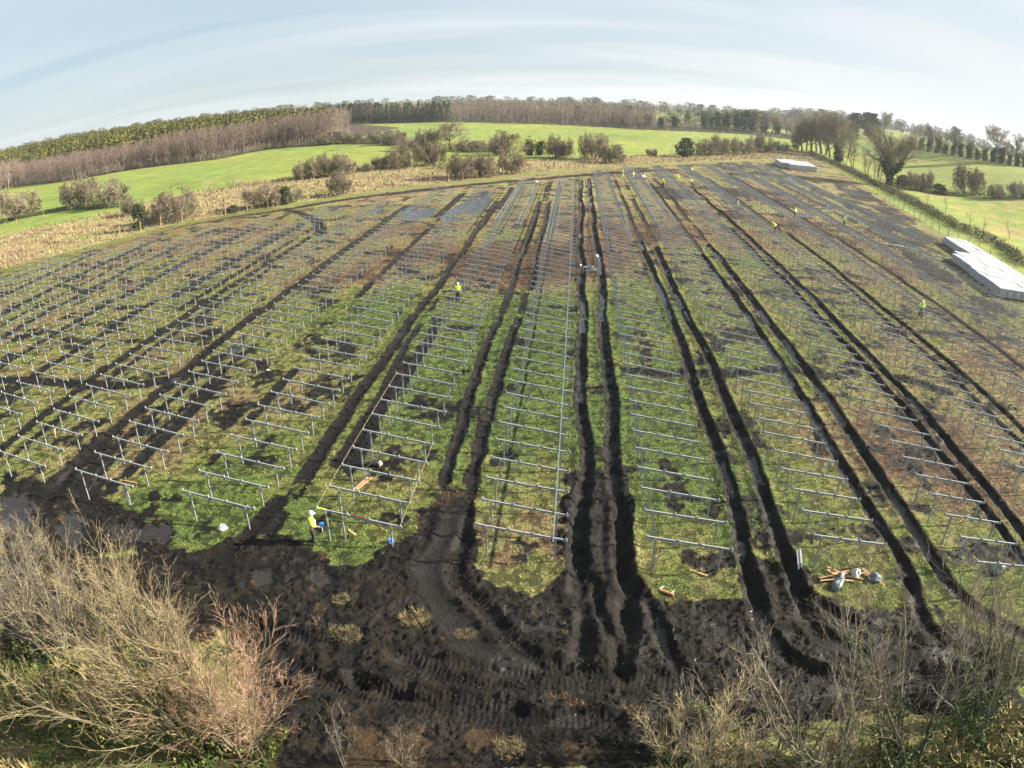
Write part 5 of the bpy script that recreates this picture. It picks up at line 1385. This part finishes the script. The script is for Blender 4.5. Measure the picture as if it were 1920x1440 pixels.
# blue and white disc by a post, and the blue topped marker beside the worker
def blue_reel(name, label, loc, rz, lean=0.):
    t_ = thing(name, label, 'reel', loc, rz)
    m_ = MB(); r0 = .15
    m_.tube([(0, 0, .0), (0, 0, .03)], [r0, r0], 18); m_.tube([(0, 0, .15), (0, 0, .18)], [r0, r0], 18); m_.tube([(0, 0, .18), (0, 0, .2)], [r0, .09], 18)
    m_.build('drum', M_BLUE, t_)
    m_ = MB(); m_.tube([(0, 0, .03), (0, 0, .15)], [.11, .11], 16); m_.tube([(0, 0, .2), (0, 0, .215)], [.05, .045], 12)
    m_.build('spool', M_WHITE, t_)
    return t_
blue_reel('string_reel', 'blue and white reel on the grass at the foot of a near post', pos('blue_disc', .02), .3)
wx0, wy0, wz0 = at(0, .12, .22)
t_ = thing('marker_staff', 'white marker staff with blue top held by the nearest worker', 'staff', (wx0, wy0, wz0))
m_ = MB(); m_.tube([(.06, -.02, 0), (.03, 0, .45), (0, .02, .86)], [.022, .022, .022], 8); m_.build('shaft', M_WHITE, t_)
m_ = MB(); m_.tube([(0, .02, .84), (0, .02, .86), (-.01, .03, 1.0), (-.01, .03, 1.04)], [.06, .11, .12, .05], 14); m_.build('head', M_BLUE, t_)

t_ = thing('tarpaulin', 'rolled black tarpaulin with pale end under a frame near the worker', 'tarpaulin', pos('tarp'), .15)
m_ = MB(); xs_ = np.linspace(-.75, .35, 9); m_.tube([(x, .05 * math.sin(5 * x), .16) for x in xs_], .15 + .05 * np.sin(xs_ * 7 + 1), 12); m_.build('roll', M_BLACK, t_, True)
m_ = MB(); m_.tube([(.36, 0, .15), (.44, .02, .14), (.52, 0, .12)], [.13, .15, .06], 10); m_.build('liner', M_WHITE, t_, True)
m_ = MB(); m_.tube([(.40 + .03 * math.cos(a_), .17 * math.cos(a_), .16 + .17 * math.sin(a_)) for a_ in np.linspace(0, 6.283, 17)], .014, 6); m_.build('strap', M_WHITE, t_)
planks('plank', 'left one of two pale planks lying side by side behind the nearest frame', 'plank', pos('plank_pair', .03), R90(72), 1.5, .12, .05, M_WOOD)
planks('plank', 'right one of two pale planks lying side by side behind the nearest frame', 'plank', pos('plank_pair', .03, .2, .06), R90(70), 1.45, .12, .05, M_WOOD)
planks('plank', 'yellowish plank on the grass right of the leftmost near frames', 'plank', pos('plank2', .04), R90(-6), 1.0, .09, .04, M_WOOD)
planks('plank', 'weathered plank half sunk in grass right of the middle ruts', 'plank', pos('plank1', .02), R90(-30), .9, .11, .04, M_WOOD)
t_ = thing('tube', 'orange-brown tube standing on end among the far-left near frames', 'tube', pos('tube2'), 0)
m_ = MB(); m_.tube([(0, 0, 0), (.03, .05, .5), (.05, .1, .72)], .07, 12); m_.tube([(.05, .1, .72), (.052, .104, .74)], [.055, .05], 12); m_.build('pipe', M_TUBE, t_, True)
t_ = thing('tube', 'brown tube with white straps lying right of the middle ruts', 'tube', pos('tube', .06), R90(-28))
m_ = MB(); m_.tube([(-.33, 0, 0), (.33, 0, 0)], .065, 12); m_.tube([(.33, 0, 0), (.34, 0, 0)], [.065, .03], 12); m_.build('pipe', M_TUBE, t_)
for q, (cx_, r1_) in enumerate(((-.32, .20), (.22, .17))):
    m_ = MB(); m_.tube([(cx_ + .05 * math.sin(a_), .05 + r1_ * math.sin(a_) * .9, -.03 + r1_ * .6 * abs(math.cos(a_ * .5))) for a_ in np.linspace(-.4, 3.0, 12)], .014, 6); m_.build('strap', M_WHITE, t_)
# red spirit level on the nearest beam and the yellow-green tape at its end
fx, fy = -11.5, 26.5
m_ = MB(); m_.beam((fx + 1.75, fy, bz(.425) + .085), (fx + 2.45, fy, bz(.595) + .085), rprof(.035, .045)); tag(m_.build('spirit_level', M_RED), 'red spirit level resting on the nearest frame beside the worker', 'level')
m_ = MB(); m_.beam((fx + .05, fy, bz(.01) + .062), (fx + .55, fy, bz(.13) + .062), rprof(.055, .006)); tag(m_.build('marking_tape', M_VEST), 'yellow-green tape stuck on the end of the nearest frame', 'tape')
planks('plank', 'short yellow board propped under the nearest frame', 'plank', (fx + 1.5, fy + .45, float(gz(fx + 1.5, fy + .45)) + .25), R90(-20), .45, .10, .03, M_WOOD, .4)
m_ = MB(); m_.beam((fx + 1.18, fy + .25, -.3), (fx + 1.16, fy + .25, 1.05), cprof(.08, .05), (0, 1, 0)); tag(m_.build('stub_post', M_STEEL), 'short loose steel post standing behind the nearest frame', 'post')
m_ = MB(); m_.beam((-24.2 + .78, 27.42, -.3), (-24.2 + .70, 27.42, 1.2), cprof(.1, .055), (0, 1, 0)); tag(m_.build('stub_post', M_STEEL), 'extra steel post doubled up beside the first frame of fourth row left', 'post')
# strings stretched along the beam ends of the worker's row
for lab, fr_, y1_ in (('left string stretched along the frame tops from the worker', .005, 42.9), ('right string stretched along the frame tops from the worker', .985, 34.8)):
    m_ = MB(); zz_ = bz(fr_) + .07
    m_.tube([(fx + fr_ * BL, y, zz_) for y in np.linspace(26.4, y1_, 12)] , .006, 5)
    tag(m_.build('string', M_STRING), lab, 'string')
# steel channel stuck in the mud edge
m_ = MB(); m_.beam((0, 0, 0), (-.12, .55, .75), cprof(.10, .06), (0, 0, 1)); o = m_.build('steel_channel', M_STEEL); o.location = pos('channel', -.05); tag(o, 'short steel channel leaning in the mud left of the wood scraps', 'channel')
m_ = MB(); m_.beam((.12, 0, 0), (.0, .55, .75), cprof(.10, .06), (0, 0, 1)); o = m_.build('steel_channel', M_STEEL); o.location = pos('channel', -.05, .02, .01); tag(o, 'second steel channel leaning against the first by the wood scraps', 'channel')

# heap of broken pallet wood and plastic at the right front
px_, py_, _ = AT['pile']
HP = [(-.75, .15, 5, .9), (-.25, .62, -38, .75), (.2, .48, 8, .95), (.1, .22, 12, 1.0), (-.05, .05, 20, .9), (-.7, -.2, 4, 1.1), (.25, -.28, -3, .8), (.5, .05, -12, .7), (.95, -.03, -24, .9), (1.55, .22, 3, .7), (1.85, -.05, 88, .75), (2.25, -.15, -52, 1.5), (-.5, .38, -60, .6), (.05, .36, 2, .8)]
HW = ['left end', 'back, tilted', 'back right', 'upper middle', 'middle', 'lower left', 'lower right', 'right middle', 'between the bags', 'right bag top', 'across the right bag', 'far right, longest', 'short one at left back', 'flat one at the back']
for (dx_, dy_, a_, ln_), nm_ in zip(HP, HW):
    planks('broken_plank', 'broken orange plank in the wood heap at right front, ' + nm_, 'plank', pos('pile', .05 + .10 * rng.random(), dx_ * .78, dy_ * .9), R90(a_), ln_, .09, .03, M_WOOD, rng.normal(0, .10), 'broken planks in the wood heap')
crumple('plastic_bag', 'large grey plastic bag in front of the wood heap', 'bag', pos('pile', 0, -.30, -.50), .9, .46, .26, .24, M_GREYBAG, 8, 28, None, .5)
crumple('plastic_bag', 'grey plastic hump at the back of the large bag in the heap', 'bag', pos('pile', .05, -.02, -.02), 1.2, .24, .2, .24, M_GREYBAG, 12, 24, None, .45)
crumple('plastic_bag', 'white plastic wad in the middle of the wood heap', 'bag', pos('pile', .05, .85, .2), .3, .24, .24, .24, M_WHITE, 15, 24, None, .6)
crumple('plastic_bag', 'grey plastic bag at the right of the wood heap', 'bag', pos('pile', 0, 1.75, -.18), .3, .36, .30, .28, M_GREYBAG, 19, 24, None, .6)
crumple('plastic_bag', 'pale plastic bag lying at far right under a frame', 'bag', pos('bagR'), .3, .5, .3, .34, M_GREYBAG, 22, 24, None, .6)
# trestle with packages in the middle ruts
t_ = thing('trestle', 'steel trestle with packages standing across the middle ruts', 'trestle', pos('trestle'), R90(4))
m_ = MB()
for x in (-.75, .75): MB().beam((x, 0, -.05), (x, 0, .9), cprof(.09, .06), (0, 1, 0)).build('post', M_STEEL, t_)
for zz in (.62, .3): MB().beam((-.75, 0, zz), (.75, 0, zz), rprof(.06, .05)).build('crossbar', M_STEEL, t_)
for q, (x, m__) in enumerate(((-.5, M_WHITE), (-.05, M_BLUE), (.3, M_CARTON))):
    m_ = MB(); m_.box(x - .13, x + .13, -.08, .10, .66, .78); b_ = m_.build('carton', m__)
    b_.location = t_.location; b_.rotation_euler = t_.rotation_euler
    tag(b_, ['white carton at the left end of the trestle', 'blue carton in the middle of the trestle', 'brown carton right of the blue one on the trestle'][q], 'carton')
crumple('plastic_sheet', 'grey plastic sheet behind the trestle in the right rut', 'sheet', pos('trestle', .05, .4, 1.3), .2, .5, .3, .14, M_GREYBAG, 31, 24)
for k_, lab, s_ in (('sheet1', 'white plastic sheet in the right one of the middle ruts', .28), ('sheet2', 'white plastic scrap in the left one of the middle ruts', .16)):
    crumple('plastic_sheet', lab, 'sheet', pos(k_, .05), .4, s_, s_ * 1.2, s_ * .8, M_WHITE, int(s_ * 100), 20)
# loose rails and piles at the right
m_ = MB(); m_.beam((0, 0, .12), (6.3, -2.2, .12), rprof(.22, .12)); m_.beam((.3, .25, .10), (6.1, -1.9, .10), rprof(.12, .1)); o = m_.build('loose_rail', M_WHITE); o.location = pos('longrail', 0, -2.6, .9); tag(o, 'long pale rail lying loose at the near end of the far-right rails', 'rail')
for q in range(9):
    m_ = MB(); a_ = 2.2 + rng.normal(0, .25); l_ = 3.0 + 2 * rng.random()
    m_.beam((-math.cos(a_) * l_ / 2, -math.sin(a_) * l_ / 2, .1), (math.cos(a_) * l_ / 2, math.sin(a_) * l_ / 2, .15 + .1 * rng.random()), rprof(.16, .1))
    o = m_.build('loose_rail', M_STEEL2); o.location = pos('tri', .05 + .04 * q, rng.normal(0, 1.4), rng.normal(0, 5.5))
    tag(o, 'loose steel rail in the scattered heap by the right fence', 'rail', 'loose rails in the heap by the right fence')
crumple('plastic_heap', 'white heap of packaging in the far gap among rails', 'heap', pos('heap', .1), .3, .9, 1.3, .4, M_WHITE, 41, 26, None, .7)
crumple('plastic_heap', 'smaller white packaging heap left of the far rails, fence side', 'heap', pos('heap', .1, -25, -18), .3, .4, .5, .35, M_WHITE, 43, 20, None, .7)
# black cables looping out of the trench
for q, (x, y, s_, lab) in enumerate(((13.6, 50.2, 1.2, 'black cable loop hanging from a frame in second row right'), (21.6, 48.6, 1.3, 'black cable loop hanging from a frame in third row right'), (28.2, 50.0, 1.5, 'black cable loop in the trench at the fourth row right'), (4.3, 50.6, .9, 'black cable loop by the trench at first row right'))):
    m_ = MB(); m_.tube([(x + s_ * math.cos(a_) * .9, y + .3 * math.sin(2 * a_), .08 + .55 * s_ * max(0, math.sin(a_)) ) for a_ in np.linspace(-.3, 3.5, 22)], .022, 6)
    tag(m_.build('cable', M_BLACK), lab, 'cable')

# ------------------------------------------------------------------ winter air over the fields
hm = bpy.data.materials.new('air'); hm.use_nodes = True
ht = hm.node_tree; ht.nodes.clear()
ho = ht.nodes.new('ShaderNodeOutputMaterial'); pv = ht.nodes.new('ShaderNodeVolumePrincipled')
pv.inputs['Color'].default_value = (.80, .88, .96, 1); pv.inputs['Density'].default_value = .00013; pv.inputs['Anisotropy'].default_value = .3
ht.links.new(pv.outputs[0], ho.inputs['Volume'])
m_ = MB(); m_.box(-3600, 3600, -400, 3600, -22, 46)
tag(m_.build('haze', hm), kind='stuff')
# ------------------------------------------------------------------ far houses
def house(label, x, y, wd, ln, floors, rz):
    z0 = float(hgt(x, y)); hh = 3.0 * floors
    t_ = thing('house', label, 'house', (x, y, z0), rz)
    m_ = MB(); m_.box(-ln / 2, ln / 2, -wd / 2, wd / 2, -1, hh); m_.add([(-ln / 2, -wd / 2, hh), (-ln / 2, wd / 2, hh), (-ln / 2, 0, hh + wd * .35), (ln / 2, -wd / 2, hh), (ln / 2, wd / 2, hh), (ln / 2, 0, hh + wd * .35)], None, [(0, 2, 1), (3, 4, 5)])
    m_.build('wall', M_WALL, t_)
    m_ = MB(); e_ = .4; rz_ = wd * .35
    for s in (-1, 1):
        m_.add([(-ln / 2 - e_, s * (wd / 2 + e_), hh - .28), (ln / 2 + e_, s * (wd / 2 + e_), hh - .28), (ln / 2 + e_, 0, hh + rz_ + .1), (-ln / 2 - e_, 0, hh + rz_ + .1),
                (-ln / 2 - e_, s * (wd / 2 + e_), hh - .06), (ln / 2 + e_, s * (wd / 2 + e_), hh - .06), (ln / 2 + e_, 0, hh + rz_ + .32), (-ln / 2 - e_, 0, hh + rz_ + .32)],
               [(0, 1, 2, 3), (4, 5, 6, 7), (0, 1, 5, 4), (1, 2, 6, 5), (3, 0, 4, 7)])
    rf = m_.build('roof', M_ROOF, t_)
    m_ = MB(); m_.box(ln * .3, ln * .3 + .8, -.4, .4, hh + rz_ - .5, hh + rz_ + 1.2); m_.build('chimney', M_WALL, rf)
    for fl in range(floors):
        for i in range(max(2, int(ln / 4))):
            xx = -ln / 2 + (i + .5) * ln / max(2, int(ln / 4))
            m_ = MB(); m_.box(xx - .6, xx + .6, -wd / 2 - .06, -wd / 2 - .003, fl * 3 + .9, fl * 3 + 2.2); m_.build('window', M_GLASS, t_)
HL = ['white two-storey house on the skyline above the plantation', 'long white shed on the skyline right of the white house', 'long low building on the skyline, middle of three', 'low house on the skyline just left of the white house',
      'white house showing over the trees at far left', 'long pale building at the far left edge of the skyline', 'small pale house on the skyline between the far-left ones']
for (x, y, wd, ln_, *r_), lab, (w1, l1, fl) in zip(HOUSES, HL, ((9, 10, 3), (9, 26, 2), (8, 30, 2), (8, 16, 2), (9, 14, 3), (9, 26, 2), (8, 12, 2))):
    house(lab, x, y, w1, l1, fl, math.atan2(-x, y) + .25)

# ------------------------------------------------------------------ bushes and bank at the near edge
def near_bush(name, cat, label, loc, seed, n, spread, h, lean, cols, n1=12, n2=9, n3=3, base=.6, ivy=0, ivycol=IVY, rad=.05, up=.09, tipr=.0045):
    r = np.random.default_rng(seed)
    S, D, Ln, R = stems_for(r, n, spread, h, rad, base)
    D = unit(D + np.array([lean[0], lean[1], 0]))
    sg = grow(r, S, D, Ln, R, [dict(k=7, wig=.10, up=up, n=n1, ang=.55, ratio=.42, t0=.18, rr=.42, tip=.22),
                               dict(k=5, wig=.15, up=up, n=n2, ang=.55, ratio=.5, t0=.1, rr=.5, tip=.35, rmin=.006),
                               dict(k=3, wig=.18, up=.06, n=n3, ang=.5, ratio=.55, t0=.15, rr=.7, rmin=tipr), dict(k=2, wig=.2)])
    t_ = thing(name, label, cat, (loc[0], loc[1], float(gz(loc[0], loc[1])) - .05), 0)
    V, Qq, Cc = wood_mesh('trunk', [tuple(q[:7] for q in sg[0])], cols[:1], r=r, nside=(6, 4, 3, 3)); obj('trunk', mesh('trunk', V, Qq, None, Cc), M_PLANT, t_)
    s2 = [tuple(q[7:] for q in sg[0])] + sg[1:]
    V, Qq, Cc = wood_mesh('crown', s2, cols, r=r, nside=(5, 4, 3, 3), rib_from=9, cvar=.4); obj('crown', mesh('crown', V, Qq, None, Cc), M_PLANT, t_)
    if ivy:
        hi_ = .62 if ivycol is not IVY else .36
        lo = [tuple(q[sg[0][1][:, 2] < h * hi_] for q in sg[0])]
        obj('ivy', ivy_on(r, lo, ivy, .06, .19, ivycol), M_PLANT, t_)
    return t_
TG = [(.13, .115, .075), (.22, .19, .115), (.30, .25, .145), (.33, .26, .155)]
TR = [(.13, .11, .075), (.22, .17, .11), (.29, .20, .135), (.32, .205, .145)]
TGR = [(.12, .11, .08), (.15, .135, .095), (.18, .155, .11), (.19, .16, .115)]
YIVY = [(.11, .12, .015), (.07, .10, .014), (.16, .14, .02), (.045, .08, .012)]
near_bush('bare_tree', 'tree', 'tall pale multi-stemmed tree with yellow-green ivy at bottom left', (-11.9, 13.0), 101, 11, .34, 8.2, (-.12, .10), TG, 15, 10, 3, .8, 2600, YIVY, .10, .06)
near_bush('bare_bush', 'bush', 'reddish bare bush right of the ivy tree at bottom left', (-10.7, 13.6), 102, 17, .62, 5.0, (.04, .05), TR, 12, 10, 3, .9)
near_bush('bare_tree', 'tree', 'grey bare tree at the left edge beside the puddles', (-20.2, 15.6), 103, 7, .50, 6.0, (.05, .05), TGR, 13, 9, 3, .7, 500, IVY, .07, .06)
near_bush('bare_bush', 'bush', 'grey bare bush cut by the left edge of the view', (-24.2, 17.6), 104, 9, .6, 5.0, (.05, .0), TGR, 11, 8, 3, .8)
near_bush('bare_bush', 'bush', 'brown bare bush between the left edge and the ivy tree', (-15.6, 13.8), 105, 6, .6, 2.6, (-.1, .05), TG, 11, 8, 3, .8, 600, IVY)
near_bush('sapling', 'bush', 'small bare sapling at the bottom, left of centre', (-6.7, 13.6), 106, 3, .5, 2.4, (0, .05), TGR, 7, 5, 2, .2, 0, IVY, .025)
near_bush('sapling', 'bush', 'low twiggy sapling at the bottom just right of the other sapling', (-4.8, 14.0), 107, 5, .8, 1.8, (.1, .0), TGR, 7, 5, 2, .3, 0, IVY, .02)
near_bush('bare_bush', 'bush', 'light brown twiggy bush with ivy at bottom right of centre', (4.6, 13.7), 108, 13, .75, 3.9, (-.05, .12), TG, 10, 8, 3, 1.0, 3000, IVY)
near_bush('bare_tree', 'tree', 'leaning grey tree with long crossing limbs at bottom right', (9.4, 13.2), 109, 7, .85, 6.6, (-.30, .55), TGR, 11, 7, 3, .8, 2200, IVY, .085, .02)
near_bush('bare_tree', 'tree', 'sparse grey tree reaching over the mud at bottom right', (12.6, 13.8), 110, 6, .85, 7.0, (-.2, .60), TGR, 10, 7, 3, .8, 3000, IVY, .085, .03)
near_bush('bare_tree', 'tree', 'ivy-footed bare tree near the bottom right corner', (16.2, 15.0), 111, 7, .85, 6.6, (-.1, .45), TGR, 10, 7, 3, .9, 4200, IVY, .07, .04)
near_bush('bare_bush', 'bush', 'bare bush at the right edge above the corner', (19.4, 18.0), 112, 8, .8, 5.6, (-.15, .1), TGR, 9, 7, 2, .9, 1800, IVY)
near_bush('bare_bush', 'bush', 'low bare bush in front of the leaning tree at bottom right', (8.0, 14.4), 113, 6, .95, 3.0, (.15, .2), TGR, 8, 7, 2, .8)
# ivy, bramble and moss on the bank
n = 110000
xx = -34 + 62 * rng.random(n); yy = 6 + 13 * rng.random(n)
bkv = gat(bk, xx, yy)
kk = (bkv > .45) & (rng.random(n) < fbm(xx / 1.7, yy / 1.7, 201, 3) * 1.5 - .25)
xx = xx[kk]; yy = yy[kk]
P = np.column_stack([xx, yy, gz(xx, yy) + (fbm(xx / 1.2, yy / 1.2, 205, 3) ** 2) * 1.1 * rng.random(len(xx))])
V, Qq, Cc = leaves_at(rng, P, .075, [(.04, .075, .014), (.06, .10, .018), (.03, .055, .012), (.09, .11, .025), (.10, .08, .035)])
tag(obj('undergrowth', mesh('undergrowth', V, Qq, None, Cc), M_PLANT), 'ivy and bramble leaves covering the near bank', 'undergrowth', kind='stuff')
n = 15000
xx = -34 + 62 * rng.random(n); yy = 7 + 8.5 * rng.random(n)
kk = (gat(bk, xx, yy) > .3) & (fbm(xx / 2.1, yy / 2.1, 211, 3) > .5)
xx = xx[kk]; yy = yy[kk]
P = np.column_stack([xx, yy, gz(xx, yy)])
V, T, cc = leaf_clumps(P, .35 + .35 * rng.random(len(P)), ramp(rng.normal(.1, .7, len(P)), [(-1, (.20, .14, .07)), (0, (.26, .20, .09)), (1, (.13, .16, .035))]), 5, 1.0, .10)
tag(obj('dead_grass', mesh('dead_grass', V, None, T, cc), M_GRASS), 'rank dead grass on the near bank under the bushes', 'grass', kind='stuff')
for q, (x, y, s_, lab) in enumerate(((-5.8, 21.6, 1.0, 'straw tussock on the mud left of the smooth wheel track'), (-8.4, 20.2, .8, 'straw tussock in churned mud right of the reddish bush'), (-1.3, 15.3, .9, 'straw tussock at the bottom middle of the mud'), (-3.6, 21.0, .55, 'small straw tussock between two curved wheel tracks'), (-9.2, 22.3, .7, 'straw tussock below the green patch by the worker'))):
    k = 260; rr_ = .60 * s_ * np.sqrt(rng.random(k)); a_ = rng.random(k) * 6.283
    P = np.column_stack([x + rr_ * np.cos(a_) * (1 + .6 * (q % 2)), y + rr_ * np.sin(a_), np.zeros(k)]); P[:, 2] = gz(P[:, 0], P[:, 1]) - .02
    V, T, cc = leaf_clumps(P, s_ * (.10 + .17 * rng.random(k)), ramp(rng.normal(-.1, .6, k), [(-1, (.09, .065, .035)), (0, (.17, .13, .065)), (1, (.11, .11, .04))]), 6, 1.35, .06)
    tag(obj('grass_tussock', mesh('grass_tussock', V - np.array([x, y, 0]), None, T, cc), M_GRASS, None, (x, y, 0)), lab, 'tussock')
# cut branches lying at lower left
for q, (x, y, a_, l_, lab) in enumerate(((-17.2, 13.2, 20, 1.1, 'pale cut log lying on the bank at bottom left'), (-16.9, 12.9, 8, .9, 'second pale cut log just below the first at bottom left'), (-15.0, 14.0, 24, .6, 'short pale cut end higher up at bottom left'))):
    m_ = MB(); m_.tube([(-l_ / 2, 0, .10), (0, .03, .13), (l_ / 2, 0, .12)], [.075, .07, .055], 9)
    o = m_.build('cut_log', M_WOOD, None, True); o.location = (x, y, float(gz(x, y)) + .1); o.rotation_euler = (0, 0, R90(a_)); tag(o, lab, 'log')
